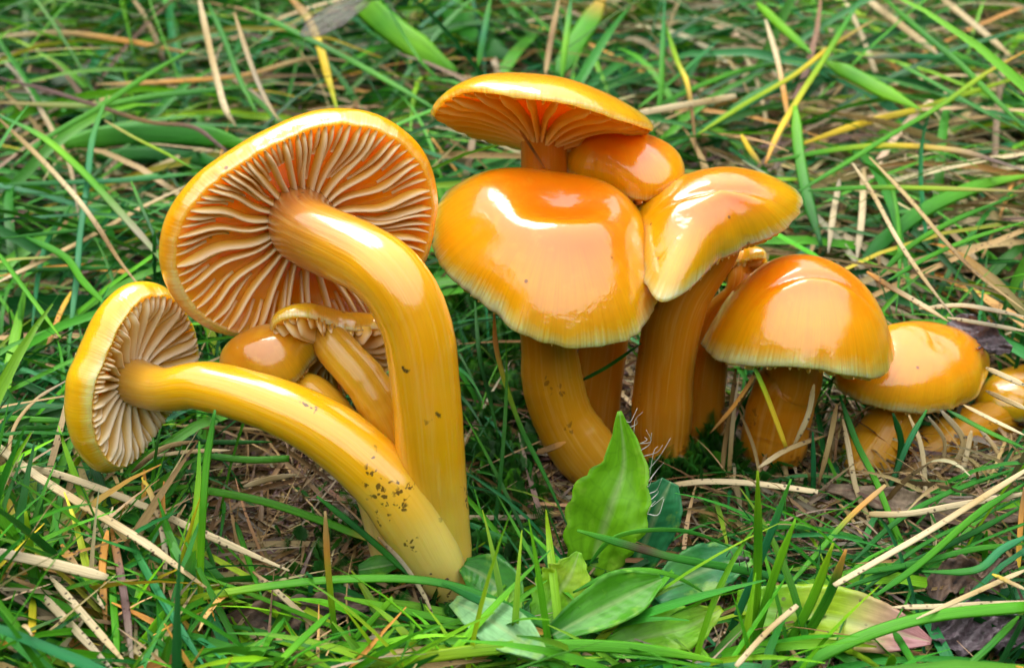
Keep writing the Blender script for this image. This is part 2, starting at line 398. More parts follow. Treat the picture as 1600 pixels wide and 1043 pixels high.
def cap(root, rim, ctr, y, acam, H, delta, Hb, sr, mat, gmat, mode='plane', R0=None, bump=None, gills=(36, 36), gd=0.32, wav=0.05,
        mid_gd=0.7, seed=1, sm=3.0, scal=0.012, hbp=2.0, swirl=0.0, edge_w=1.0, under=0.58):
    r_ = np.random.default_rng(seed)
    a = camdir(acam); C = at_y(ctr[0], ctr[1], y)
    e1 = nrm(RT - a * (RT @ a)); e2 = np.cross(a, e1)
    th, rr, of = [], [], []
    for p in rim:
        d = ray(p[0], p[1])
        if mode == 'plane':
            off = p[2] if len(p) > 2 else 0.0
            q = CAM + d * (((C + a * off - CAM) @ a) / (d @ a)) - C
            x_, y_ = q @ e1, q @ e2
            th.append(math.atan2(y_, x_)); rr.append(math.hypot(x_, y_)); of.append(off)
        else:                                # given radius: the pixel tells how far the rim is lifted
            R = R0 if len(p) < 4 else p[3]
            dep = (C - CAM) @ FW
            x_ = (p[0] - ctr[0]) * dep / FPX / max(0.3, e1 @ RT)
            x_ = max(-R * 0.999, min(R * 0.999, x_))
            y_ = p[2] * math.sqrt(R * R - x_ * x_)
            B = C + e1 * x_ + e2 * y_
            best = min(np.linspace(-2.0, 2.0, 401), key=lambda o: abs(project(B + a * o)[1] - p[1]))
            th.append(math.atan2(y_, x_)); rr.append(R); of.append(best)
    o = np.argsort(th); th = np.array(th)[o]; rr = np.array(rr)[o]; of = np.array(of)[o]
    NT = 168
    TH = np.linspace(-math.pi, math.pi, NT, endpoint=False)
    ex = lambda q: np.interp(TH, np.concatenate([th - 2 * math.pi, th, th + 2 * math.pi]), np.tile(q, 3))
    def blur(q, s):
        k = np.arange(-12, 13); w = np.exp(-0.5 * (k / s) ** 2); w /= w.sum()
        return sum(np.roll(q, i) * wi for i, wi in zip(k, w))
    R = blur(ex(rr), sm) * (1 + 0.03 * blur(r_.normal(0, 1, NT), 4.0)); OF = blur(ex(of), sm * 1.3)
    rag = blur(r_.normal(0, 1, NT), 0.8)
    ft = np.fft.rfft(R); ft[3:] = 0; Rs = np.fft.irfft(ft, NT)          # crown: only the low harmonics of the outline
    Rr = R * (1 + scal * rag)
    te = math.pi / 2 + delta
    NS = 40
    ts = te * (np.linspace(0, 1, NS) ** 0.85)
    Vt, pol = [], []
    cs, sn = np.cos(TH), np.sin(TH)
    def point(rho, z, ragk=0.0):
        Rk = R * (1 - ragk) + Rr * ragk
        kk = min(1.0, rho ** 2); Rk = Rs * (1 - kk) + Rk * kk
        zz = z + OF * min(rho, 1.05) ** 3
        if bump is not None:
            zz = zz + bump(rho * cs, rho * sn)
        return C + np.outer(Rk * rho * cs, e1) + np.outer(Rk * rho * sn, e2) + np.outer(zz, a)
    for t in ts:
        rho = math.sin(t) / math.sin(te)
        Vt.append(point(rho, H * (math.cos(t) - math.cos(te)) / (1 - math.cos(te)), max(0, (t / te - 0.85) / 0.15)))
        s = t / te
        pol.append(np.stack([cs, sn, np.full(NT, s)], 1))
    zb = lambda rho: -0.05 + Hb * (1 - rho ** hbp)
    nb = 14
    rmin = sr / R.mean() * 0.5
    rb = np.concatenate([[0.992, 0.975], np.linspace(0.955, rmin, nb)])
    for q in rb:
        z = zb(q)
        base = point(q, z, 1.0 if q > 0.97 else 0.0)
        Vt.append(base)
        pol.append(np.stack([cs, sn, np.full(NT, 0.97 if q > 0.97 else under)], 1))
    n = len(Vt)
    V = np.concatenate(Vt); A = np.concatenate(pol)
    I = np.arange(n * NT).reshape(n, NT); J = np.roll(I, -1, axis=1)
    F = np.stack([I[:-1].ravel(), I[1:].ravel(), J[1:].ravel(), J[:-1].ravel()], 1)
    co = mk('cap', V, F, mat, root, {'polar': ('FLOAT_VECTOR', A)})
    MUSH_PTS.append(V[::2])
    # gills: each one its own thin wedge
    ri = sr / R.mean() * 0.75
    nf, nsht = gills
    tot = nf + nsht
    off0 = r_.uniform(0, 6.28)
    W1, W2, W3 = r_.uniform(0, 6.28, 3)
    for i in range(tot):
        per = max(1, round(tot / max(1, nf)))
        full = (i % per == 0) if nsht else True
        th0 = off0 + 2 * math.pi * (i + r_.uniform(-0.18, 0.18)) / tot
        r0 = ri if full else r_.choice([0.45, 0.58, 0.72]) + r_.uniform(-0.05, 0.05)
        K = 15 if full else 9
        q = np.linspace(r0, 0.972, K)
        env = np.sin(np.pi * np.clip((q - ri) / (0.97 - ri), 0, 1))
        common = np.sin(q * 7.0 + W1 + 1.5 * np.sin(th0 + W2)) * (0.6 + 0.5 * np.sin(2 * th0 + W3))
        own = np.sin(q * 8 + r_.uniform(0, 6.28)) * r_.uniform(0, 0.22)
        tt = th0 + wav * env * (common + own) / np.maximum(q, 0.3) + swirl * (1 - q)
        Rgi = np.interp((tt + math.pi) % (2 * math.pi) - math.pi, np.append(TH, math.pi), np.append(R, R[0]))
        Ri = np.interp((tt + math.pi) % (2 * math.pi) - math.pi, np.append(TH, math.pi), np.append(Rs, Rs[0])) * (1 - q ** 2) + Rgi * q ** 2
        Oi = np.interp((tt + math.pi) % (2 * math.pi) - math.pi, np.append(TH, math.pi), np.append(OF, OF[0]))
        sh = np.clip((1.0 - q) / 0.17, 0, 1) ** 0.7 * (1 - (1 - mid_gd) * np.clip((0.7 - q) / 0.5, 0, 1))
        if not full:
            sh = sh * np.clip((q - r0) / 0.30, 0.02, 1) * 0.85
        dpt = gd * sh * r_.uniform(0.88, 1.08)
        zt = zb(q) + Oi * q ** 3
        if bump is not None:
            zt = zt + bump(q * np.cos(tt), q * np.sin(tt))
        rad = np.cos(tt)[:, None] * e1 + np.sin(tt)[:, None] * e2
        tan = -np.sin(tt)[:, None] * e1 + np.cos(tt)[:, None] * e2
        Pc = C + rad * (Ri * q)[:, None]
        wt_ = (0.034 if full else 0.026) * edge_w * np.clip((1 - q) / 0.1, 0.35, 1)
        lean = r_.normal(0, 0.12)
        rows = []
        for (dz, w, s) in ((0.04, 1.0, 1), (0.04, 1.0, -1)):
            pass
        lv = [(+0.05, 2.3), (-0.5, 1.15), (-1.0, 0.48)]
        ring = []
        for s in (1, -1):
            for (f, w) in (lv if s == 1 else lv[::-1]):
                z = zt + (0.05 if f > 0 else 0) + (f * dpt if f < 0 else 0)
                ring.append(Pc + a * z[:, None] + tan * (s * w * wt_ + lean * (-f if f < 0 else 0) * dpt)[:, None])
        ring = np.stack(ring, 1)             # K, 6, 3
        Vg = ring.reshape(-1, 3)
        gdv = np.tile([0, 0.5, 1, 1, 0.5, 0], K)
        Fg = []
        for k_ in range(K - 1):
            for j_ in range(5):
                Fg.append((k_ * 6 + j_, k_ * 6 + j_ + 1, k_ * 6 + 6 + j_ + 1, k_ * 6 + 6 + j_))
        Fg.append((0, 1, 2, 3, 4, 5)); Fg.append(tuple(6 * (K - 1) + j_ for j_ in (5, 4, 3, 2, 1, 0)))
        mk('gill', Vg, Fg, gmat, co, {'gd': ('FLOAT', gdv)})
    return C, a, zb(0)

def stem(root, pts, mat, top=None, wob=0.02, n=28, K=64, seed=3, flat=1.0):
    """pts: (u, v, y, radius) from the foot up; top: (cap centre, axis, depth) to meet the cap square on"""
    r_ = np.random.default_rng(seed)
    P = [at_y(u, v, y) for (u, v, y, r) in pts]; R = [p[3] for p in pts]
    if top is not None:
        C, a, hb, rt = top
        P += [C - a * (0.55 - min(hb, 0)), C + a * (hb + 0.12)]; R += [rt, rt * 1.12]
    Q = catmull(np.column_stack([np.array(P), R]), K)
    rad = Q[:, 3] * (1 + wob * np.convolve(r_.normal(0, 1, K + 8), np.ones(9) / 3, 'valid'))
    V, F = tube(Q[:, :3], rad, n, flat, face=(0.2, -0.8, 0.5))
    ang = np.tile(np.arange(n) * 2 * math.pi / n, K); tt = np.repeat(np.linspace(0, 1, K), n)
    ctr = np.repeat(Q[:, :3], n, 0)
    V = ctr + (V - ctr) * (1 + 0.035 * np.sin(2 * ang + 5 * tt) + 0.02 * np.sin(3 * ang - 9 * tt))[:, None]
    ln_ = np.concatenate([[0], np.cumsum(np.linalg.norm(np.diff(Q[:, :3], axis=0), axis=1))])
    fib = np.stack([np.cos(ang), np.sin(ang), np.repeat(ln_, n) + seed * 3.1], 1)
    o = mk('stem', V, F, mat, root, {'along': ('FLOAT', tt), 'fib': ('FLOAT_VECTOR', fib)})
    MUSH_PTS.append(V)
    return o
def foot(u, v, y):
    p = at_y(u, v, y); return (p[0], p[1], min(p[2], 0.0))

def gauss(x, y, x0, y0, sx, sy=None, rot=0.0):
    sy = sy or sx
    c, s = math.cos(rot), math.sin(rot)
    X_, Y_ = (x - x0) * c + (y - y0) * s, -(x - x0) * s + (y - y0) * c
    return np.exp(-0.5 * ((X_ / sx) ** 2 + (Y_ / sy) ** 2))

capA = cap_material('cap_wax_orange')
capB = cap_material('cap_wax_amber', (0.76, 0.25, 0.003), (0.82, 0.35, 0.004), (0.80, 0.62, 0.26), 0.80)
capC = cap_material('cap_wax_yellow', (0.76, 0.32, 0.004), (0.82, 0.42, 0.005), (0.78, 0.64, 0.2), 0.84)
capD = cap_material('cap_wax_brown', (0.50, 0.19, 0.006), (0.64, 0.31, 0.01), (0.74, 0.56, 0.22), 0.84)
gilA = gill_material('gills_salmon', (0.97, 0.58, 0.05), (0.98, 0.76, 0.48))
gilB = gill_material('gills_cream', (0.97, 0.68, 0.15), (0.98, 0.84, 0.62))
gilC = gill_material('gills_yellow', (0.97, 0.64, 0.03), (0.97, 0.76, 0.30))
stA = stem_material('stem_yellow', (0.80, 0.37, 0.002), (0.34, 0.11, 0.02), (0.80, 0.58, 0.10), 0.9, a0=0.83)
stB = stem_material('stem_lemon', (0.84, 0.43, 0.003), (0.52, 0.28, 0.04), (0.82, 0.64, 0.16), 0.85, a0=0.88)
stC = stem_material('stem_ochre', (0.60, 0.33, 0.015), (0.46, 0.22, 0.015), (0.70, 0.52, 0.16), 0.9, wet=0.55)
stD = stem_material('stem_amber', (0.58, 0.26, 0.006), (0.56, 0.22, 0.005), (0.54, 0.27, 0.015), 0.5, wet=0.22)  # colours lowered to deepen the shade on the right-hand stems
stE = stem_material('stem_orange', (0.54, 0.19, 0.004), (0.58, 0.20, 0.004), (0.50, 0.20, 0.01), 0.5, wet=0.22)  # also darkened in the colour for the shade under the caps

# the big one with its gills turned to the viewer
LB = (690, 890, -3.4)
m1 = thing('mushroom', foot(*LB), 'large waxy mushroom with upturned salmon gills and thick curved yellow stem', 'mushroom')
rim1 = [(267, 414), (277, 348), (311, 305), (369, 257), (435, 221), (476, 200), (517, 191), (575, 195), (625, 218), (657, 249), (677, 290), (677, 331),
        (671, 381), (655, 420), (622, 462), (580, 490), (530, 508), (470, 518), (410, 521), (365, 523), (327, 505), (300, 482), (280, 455)]
t1 = cap(m1, rim1, (478, 352), -0.6, (-0.36, 0.38, -0.85), 1.35, 0.38, 0.30, 0.62, capB, gilA, gills=(28, 56), gd=0.23, wav=0.042, under=0.8, seed=4, mid_gd=0.8, edge_w=1.0)
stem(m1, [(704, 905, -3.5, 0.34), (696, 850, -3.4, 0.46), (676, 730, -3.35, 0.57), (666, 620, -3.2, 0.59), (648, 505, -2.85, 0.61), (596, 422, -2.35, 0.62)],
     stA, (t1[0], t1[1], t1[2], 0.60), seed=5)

# the one lying on its side with the cap edge-on
m2 = thing('mushroom', foot(700, 912, -3.7), 'mushroom lying sideways with long pale yellow stem and cream gills', 'mushroom')
rim2 = [(232, 456), (256, 459), (276, 470), (294, 500), (306, 540), (308, 575), (292, 612), (262, 645), (236, 680), (222, 705), (200, 729), (177, 736), (160, 719),
        (146, 680), (140, 640), (141, 610), (158, 573), (175, 530), (194, 490), (212, 468)]
t2 = cap(m2, rim2, (222, 598), -1.7, (-0.84, 0.18, -0.50), 1.15, 0.42, 0.45, 0.42, capC, gilB, gills=(24, 48), gd=0.25, wav=0.042, under=0.85, seed=8, mid_gd=0.9)
stem(m2, [(706, 925, -3.75, 0.34), (672, 862, -3.75, 0.50), (610, 762, -3.6, 0.56), (520, 680, -3.2, 0.52), (420, 630, -2.8, 0.47), (320, 603, -2.3, 0.44)],
     stB, (t2[0], t2[1], t2[2], 0.41), seed=6)

# small one between them, cap turned to the viewer
m3 = thing('mushroom', foot(600, 880, -3.1), 'small mushroom with glossy brown dome tucked behind the lying stem', 'mushroom')
rim3 = [(506, 539), (497, 552), (481, 567), (469, 586), (456, 599), (430, 613), (395, 614), (365, 600), (347, 580), (352, 562), (380, 545), (430, 532), (480, 528)]
t3 = cap(m3, rim3, (430, 573), -1.9, (-0.25, 0.74, 0.62), 0.74, 0.05, 0.32, 0.3, capD, gilB, gills=(20, 20), gd=0.22, seed=11)
stem(m3, [(612, 880, -3.1, 0.34), (590, 780, -2.9, 0.36), (545, 680, -2.6, 0.34), (490, 612, -2.2, 0.30)], stC, (t3[0], t3[1], t3[2], 0.28), seed=7)

# small flared one behind
m4 = thing('mushroom', foot(655, 840, -3.0), 'small mushroom with flared wavy brown cap and dark gills behind the thick stem', 'mushroom')
rim4 = [(424, 512), (432, 497), (455, 490), (482, 490), (502, 501), (531, 514), (560, 516), (597, 508), (622, 512), (628, 535), (612, 562), (575, 600), (530, 618), (490, 606), (455, 572), (430, 540)]
t4 = cap(m4, rim4, (518, 540), -1.5, (-0.10, 0.80, -0.56), 0.62, 0.15, 0.12, 0.36, capD, gilA, gills=(26, 26), gd=0.26, wav=0.05, seed=12)
stem(m4, [(655, 850, -3.0, 0.34), (634, 740, -2.8, 0.38), (608, 660, -2.6, 0.40), (572, 598, -2.35, 0.39), (536, 556, -2.0, 0.37), (512, 526, -1.55, 0.36)], stC, None, seed=8)

# back of the right cluster, gills showing under the raised rim
m5 = thing('mushroom', foot(860, 640, 2.4), 'tall mushroom with flat raised cap showing yellow gills at the back of the cluster', 'mushroom')
n_, f_ = -1, 1
rim5 = [(688, 176, n_), (702, 153, n_), (730, 140, n_), (771, 142, n_), (823, 154, n_), (875, 158, n_), (932, 175, n_), (972, 190, n_), (1008, 200, n_),
        (692, 190, f_), (722, 198, f_), (787, 203, f_), (850, 205, f_), (912, 206, f_), (952, 204, f_), (1000, 201, f_)]
t5 = cap(m5, rim5, (848, 178), 3.4, (0.10, 0.97, -0.20), 0.48, 0.10, -0.62, 0.42, capB, gilC, mode='circ', R0=2.26, gills=(24, 24), gd=0.20, wav=0.012, under=0.85, seed=14, hbp=0.8, mid_gd=1.0,
         bump=lambda x, y: 0.10 * gauss(x, y, -0.5, 0.0, 0.35) - 0.10 * gauss(x, y, 0.25, 0, 0.2) + 0.06 * gauss(x, y, 0.6, 0, 0.2))
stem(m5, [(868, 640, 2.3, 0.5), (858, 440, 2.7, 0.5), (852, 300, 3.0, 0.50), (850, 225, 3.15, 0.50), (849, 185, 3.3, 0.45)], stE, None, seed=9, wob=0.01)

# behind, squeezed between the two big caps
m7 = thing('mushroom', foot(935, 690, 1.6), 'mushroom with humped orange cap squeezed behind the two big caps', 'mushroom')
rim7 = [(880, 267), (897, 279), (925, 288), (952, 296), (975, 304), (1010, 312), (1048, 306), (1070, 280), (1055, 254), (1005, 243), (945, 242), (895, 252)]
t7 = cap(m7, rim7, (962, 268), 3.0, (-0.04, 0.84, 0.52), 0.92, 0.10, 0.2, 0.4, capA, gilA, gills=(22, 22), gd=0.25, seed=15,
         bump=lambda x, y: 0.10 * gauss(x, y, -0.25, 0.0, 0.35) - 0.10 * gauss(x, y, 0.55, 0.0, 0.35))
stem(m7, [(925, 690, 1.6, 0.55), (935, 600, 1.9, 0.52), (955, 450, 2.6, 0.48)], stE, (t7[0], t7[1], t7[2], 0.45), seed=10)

# the wide dimpled cap in front
m6 = thing('mushroom', foot(930, 742, 0.0), 'wide glossy orange cap with dimpled crown on a curved amber stem', 'mushroom')
rim6 = [(673, 345), (674, 372), (690, 414), (731, 455), (771, 483), (803, 512), (856, 534), (915, 542), (963, 537), (1000, 518), (1017, 488), (1024, 450),
        (1022, 405), (1010, 360), (975, 325), (900, 300), (830, 288), (760, 284), (705, 300), (682, 322)]
def bump6(x, y):
    return (-0.40 * gauss(x, y, 0.05, 0.07, 0.25, 0.16, 0.25) + 0.12 * gauss(x, y, 0.12, -0.20, 0.26, 0.16, 0.25) + 0.05 * gauss(x, y, -0.35, -0.25, 0.12, 0.3, 0.5) + 0.22 * gauss(x, y, -0.50, 0.40, 0.28)
            + 0.10 * gauss(x, y, 0.35, 0.45, 0.22) + 0.24 * gauss(x, y, 0.70, 0.36, 0.34))
t6 = cap(m6, rim6, (855, 415), 0.6, (0.13, 0.76, 0.63), 1.40, -0.58, 0.55, 0.6, capA, gilC, gills=(30, 30), gd=0.32, seed=16, bump=bump6, scal=0.016)
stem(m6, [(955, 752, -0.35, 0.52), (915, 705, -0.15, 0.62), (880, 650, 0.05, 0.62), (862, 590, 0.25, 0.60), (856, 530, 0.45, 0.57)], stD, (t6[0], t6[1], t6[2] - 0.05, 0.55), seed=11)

# right of it, with the pointed pale margin
m8 = thing('mushroom', foot(1035, 700, 0.9), 'orange mushroom with creased crown and pointed pale margin pressed against the dimpled cap', 'mushroom')
rim8 = [(1258, 310), (1240, 342), (1199, 371), (1165, 382), (1122, 404), (1105, 422), (1079, 447), (1047, 476), (1022, 480), (1010, 440), (998, 385), (993, 345),
        (1000, 308), (1045, 284), (1110, 275), (1180, 275), (1230, 288)]
def bump8(x, y):
    return -0.07 * gauss(x, y, 0.1, -0.02, 0.45, 0.05, 0.12) + 0.06 * gauss(x, y, 0.1, -0.16, 0.45, 0.09, 0.12) + 0.07 * gauss(x, y, 0.0, 0.3, 0.4, 0.2)
t8 = cap(m8, rim8, (1112, 352), 1.3, (-0.06, 0.76, 0.65), 0.86, -0.72, 0.42, 0.5, capA, gilC, gills=(28, 28), gd=0.28, seed=17, bump=bump8, sm=2.0, scal=0.018)
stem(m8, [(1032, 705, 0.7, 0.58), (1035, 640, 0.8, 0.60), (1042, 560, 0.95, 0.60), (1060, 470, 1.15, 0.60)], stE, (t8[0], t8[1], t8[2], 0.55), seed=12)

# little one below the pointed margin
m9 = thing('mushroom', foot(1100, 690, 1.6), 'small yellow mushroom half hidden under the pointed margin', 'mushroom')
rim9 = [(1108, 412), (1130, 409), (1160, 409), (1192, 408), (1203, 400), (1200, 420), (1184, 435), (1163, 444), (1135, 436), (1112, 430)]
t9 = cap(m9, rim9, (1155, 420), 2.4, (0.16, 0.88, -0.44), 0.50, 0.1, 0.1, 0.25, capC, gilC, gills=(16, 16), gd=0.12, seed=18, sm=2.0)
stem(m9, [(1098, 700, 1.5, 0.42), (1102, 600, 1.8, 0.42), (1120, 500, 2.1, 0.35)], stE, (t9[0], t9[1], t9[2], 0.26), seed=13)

# bell-shaped one
m10 = thing('mushroom', foot(1212, 710, 0.6), 'bell-shaped glossy orange cap with a crease below its crown', 'mushroom')
rim10 = [(1099, 545, n_), (1112, 562, n_), (1148, 570, n_), (1202, 570, n_), (1240, 573, n_), (1281, 582, n_), (1313, 588, n_), (1352, 588, n_), (1378, 566, n_), (1388, 530, n_),
         (1105, 532, f_), (1150, 525, f_), (1250, 525, f_), (1340, 525, f_), (1380, 525, f_)]
def bump10(x, y):
    return -0.07 * gauss(x, y, 0.0, -0.36, 0.40, 0.030, 0.05) + 0.05 * gauss(x, y, 0.0, -0.46, 0.4, 0.05, 0.05) + 0.05 * gauss(x, y, -0.5, 0, 0.3)
t10 = cap(m10, rim10, (1244, 550), 0.9, (0.06, 0.94, 0.33), 2.0, -0.38, 0.9, 0.6, capA, gilC, mode='circ', R0=1.86, gills=(26, 26), gd=0.3, seed=19, bump=bump10, scal=0.014, sm=2.5)
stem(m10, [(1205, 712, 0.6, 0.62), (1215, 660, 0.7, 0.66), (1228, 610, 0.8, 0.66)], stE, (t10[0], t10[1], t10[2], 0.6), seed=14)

# low yellow one beside it
m11 = thing('mushroom', foot(1360, 735, 0.4), 'low yellow-olive glossy cap beside the bell-shaped mushroom', 'mushroom')
rim11 = [(1297, 598), (1315, 612), (1345, 627), (1380, 637), (1420, 643), (1462, 642), (1500, 629), (1534, 600), (1541, 580), (1532, 560), (1490, 548), (1420, 545), (1350, 555), (1310, 575)]
t11 = cap(m11, rim11, (1425, 592), 1.9, (0.10, 0.88, 0.46), 1.14, 0.10, 0.4, 0.45, capB, gilC, gills=(24, 24), gd=0.25, seed=20,
          bump=lambda x, y: 0.10 * gauss(x, y, -0.3, 0.2, 0.3) - 0.05 * gauss(x, y, 0.1, -0.3, 0.2))
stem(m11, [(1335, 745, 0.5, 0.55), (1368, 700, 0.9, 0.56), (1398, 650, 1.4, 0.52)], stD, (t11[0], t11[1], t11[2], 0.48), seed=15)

m12 = thing('mushroom', foot(1440, 710, 1.2), 'yellow mushroom half buried in straw beside the low olive cap', 'mushroom')
rim12 = [(1524, 640), (1560, 652), (1620, 655), (1680, 640), (1695, 612), (1650, 590), (1580, 590), (1535, 612)]
t12 = cap(m12, rim12, (1608, 626), 2.6, (0.0, 0.86, 0.5), 0.7, 0.1, 0.3, 0.45, capC, gilC, gills=(18, 18), gd=0.2, seed=21)
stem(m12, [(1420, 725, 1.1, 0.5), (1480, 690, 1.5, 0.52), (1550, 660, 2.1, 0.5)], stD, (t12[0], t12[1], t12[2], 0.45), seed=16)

# ------------------------------------------------------------------ blades, stalks and leaves traced one by one
C_ = dict(G=(0.065, 0.28, 0.010), M=(0.026, 0.18, 0.014), D=(0.008, 0.085, 0.014), B=(0.024, 0.19, 0.065), L=(0.15, 0.42, 0.010), K=(0.25, 0.40, 0.010), Y=(0.66, 0.48, 0.03),
          S=(0.40, 0.29, 0.125), W=(0.56, 0.46, 0.27), N=(0.18, 0.105, 0.035), O=(0.58, 0.27, 0.05), P=(0.14, 0.085, 0.075), X=(0.27, 0.235, 0.16), Q=(0.06, 0.03, 0.02), V=(0.22, 0.46, 0.20), R=(0.38, 0.17, 0.17))
HERO_PTS = []
def colours(spec, t):
    c = np.array([C_[k] for k in spec]); x = np.linspace(0, 1, len(c))
    return np.stack([np.interp(t, x, c[:, i]) for i in range(3)], 1)
def hero_path(pts, hh, yy):
    if yy is not None:
        ys = np.interp(np.linspace(0, 1, len(pts)), np.linspace(0, 1, len(yy)), yy)
        return [at_y(u, v, y) for (u, v), y in zip(pts, ys)]
    hs = np.interp(np.linspace(0, 1, len(pts)), np.linspace(0, 1, len(hh)), hh)
    return [at_h(u, v, h) for (u, v), h in zip(pts, hs)]
BN = 0
def blade(name, label, cat, pts, w, spec, hh=(2, 2.5), yy=None, mat=None, tip=(0.35, 0.25), flat=0.28, roll=0.0, group=None):
    """a grass blade or stalk; w = width in photograph pixels, hh/yy = heights above ground or distances, tip = taper at both ends"""
    global BN
    BN += 1
    P = hero_path(pts, hh, yy)
    K = max(9, 5 * len(pts))
    P = catmull(P, K)
    t = np.linspace(0, 1, K)
    dep = (P - CAM) @ FW
    r = 0.5 * w * dep / FPX
    pro = np.minimum(1, np.minimum(tip[0] + t / 0.25, tip[1] + (1 - t) / 0.35))
    r = r * pro
    T = np.gradient(P, axis=0)
    n = 8
    face = nrm(CAM - P.mean(0)) + np.array([0, 0, 0.5]) + np.array([math.sin(BN * 2.4), math.cos(BN * 1.7), 0]) * 0.35
    V, F = tube(P, r, n, flat, face)
    # groove along the upper side
    Vv = V.reshape(K, n, 3)
    ctr = P[:, None, :]
    Vv[:, 2] = Vv[:, 2] * 0.35 + P * 0.65
    V = Vv.reshape(-1, 3)
    length = np.concatenate([[0], np.cumsum(np.linalg.norm(np.diff(P, axis=0), axis=1))])
    acr = np.tile(np.cos(np.arange(n) * 2 * math.pi / n), K)
    lw = np.stack([acr, np.repeat(length, n), np.full(K * n, (BN * 0.618) % 1)], 1)
    c = np.repeat(colours(spec, t), n, 0)
    col = np.column_stack([c, np.ones(len(c))])
    m = mat or (M_STRAW if spec[0] in 'SWNOPXQ' else M_GREEN)
    o = mk(name, V, F, m, None, {'col': ('FLOAT_COLOR', col), 'lw': ('FLOAT_VECTOR', lw)})
    tag(o, label, cat, group)
    HERO_PTS.append(P)
    return o
def leaf(name, label, cat, pts, hw, spec, hh=(0.6, 0.6), yy=None, cup=0.25, mat=None, face=None, wave=0.04, seed=0, tooth=0.0, K=40, N=13, edge=None, parent=None):
    """a broad leaf: midrib through pts, hw = half widths in pixels, thickened to a thin slab"""
    r_ = np.random.default_rng(seed)
    P = catmull(hero_path(pts, hh, yy), K)
    t = np.linspace(0, 1, K)
    hwc = catmull(np.column_stack([np.array(hw, float), np.zeros(len(hw))]), K)[:, 0]
    dep = (P - CAM) @ FW
    r = np.maximum(1.0, hwc) * dep / FPX
    T = np.gradient(P, axis=0); T /= np.linalg.norm(T, axis=1)[:, None]
    fc = nrm(face) if face is not None else nrm(nrm(CAM - P.mean(0)) + np.array([0, 0, 0.6]))
    V, lw, col = [], [], []
    base = colours(spec, t)
    rk = np.array(C_[edge] if edge else (0, 0, 0))
    for i in range(K):
        B = nrm(np.cross(T[i], fc)); Nn = np.cross(B, T[i])
        for j in range(N):
            s = -1 + 2 * j / (N - 1)
            rr_ = r[i] * (1 + tooth * (abs(math.sin(t[i] * 22 + s)) - 0.5) * abs(s))
            z = cup * r[i] * s * s + wave * r[i] * math.sin(t[i] * 14 + 3 * s + seed) * abs(s) - 0.06 * r[i] * math.exp(-(s / 0.07) ** 2)
            z += 0.035 * r[i] * math.sin((t[i] * 9 - abs(s) * 2.0) * 6.28) * (1 - math.exp(-(s / 0.2) ** 2))
            if wave > 0.1: z += wave * r[i] * (0.35 * math.sin(31 * t[i] + 9 * s + seed) + 0.25 * math.sin(53 * t[i] - 17 * s))
            V.append(P[i] + B * (rr_ * s) + Nn * z)
            lw.append((s * 1.3, t[i] * 4, seed * 0.37 % 1))
            c = base[i].copy()
            rib = math.exp(-(s / 0.055) ** 2)
            c = c * (1 - 0.4 * rib) + np.array((0.42, 0.52, 0.24)) * 0.4 * rib
            if edge: c = c * (1 - abs(s) ** 5 * 0.7) + rk * abs(s) ** 5 * 0.7
            col.append((*c, 1))
    V = np.array(V)
    I = np.arange(K * N).reshape(K, N)
    F = np.stack([I[:-1, :-1].ravel(), I[:-1, 1:].ravel(), I[1:, 1:].ravel(), I[1:, :-1].ravel()], 1)
    # thickness: a second sheet 0.25 mm below, closed round the edge
    nn = K * N
    low = V - np.repeat(np.array([np.cross(nrm(np.cross(T[i], fc)), T[i]) for i in range(K)]), N, 0) * 0.025
    F2 = F[:, ::-1] + nn
    loop = list(I[0, :]) + list(I[1:, -1]) + list(I[-1, -2::-1]) + list(I[-2:0:-1, 0])
    F3 = [(loop[k], loop[k - 1], loop[k - 1] + nn, loop[k] + nn) for k in range(len(loop))]
    o = mk(name, np.vstack([V, low]), F.tolist() + F2.tolist() + [tuple(int(x) for x in f) for f in F3], mat or M_LEAF, parent,
           {'col': ('FLOAT_COLOR', np.array(col * 2)), 'lw': ('FLOAT_VECTOR', np.array(lw * 2))})
    if label: tag(o, label, cat)
    HERO_PTS.append(V[::3])
    return o, V.reshape(K, N, 3)
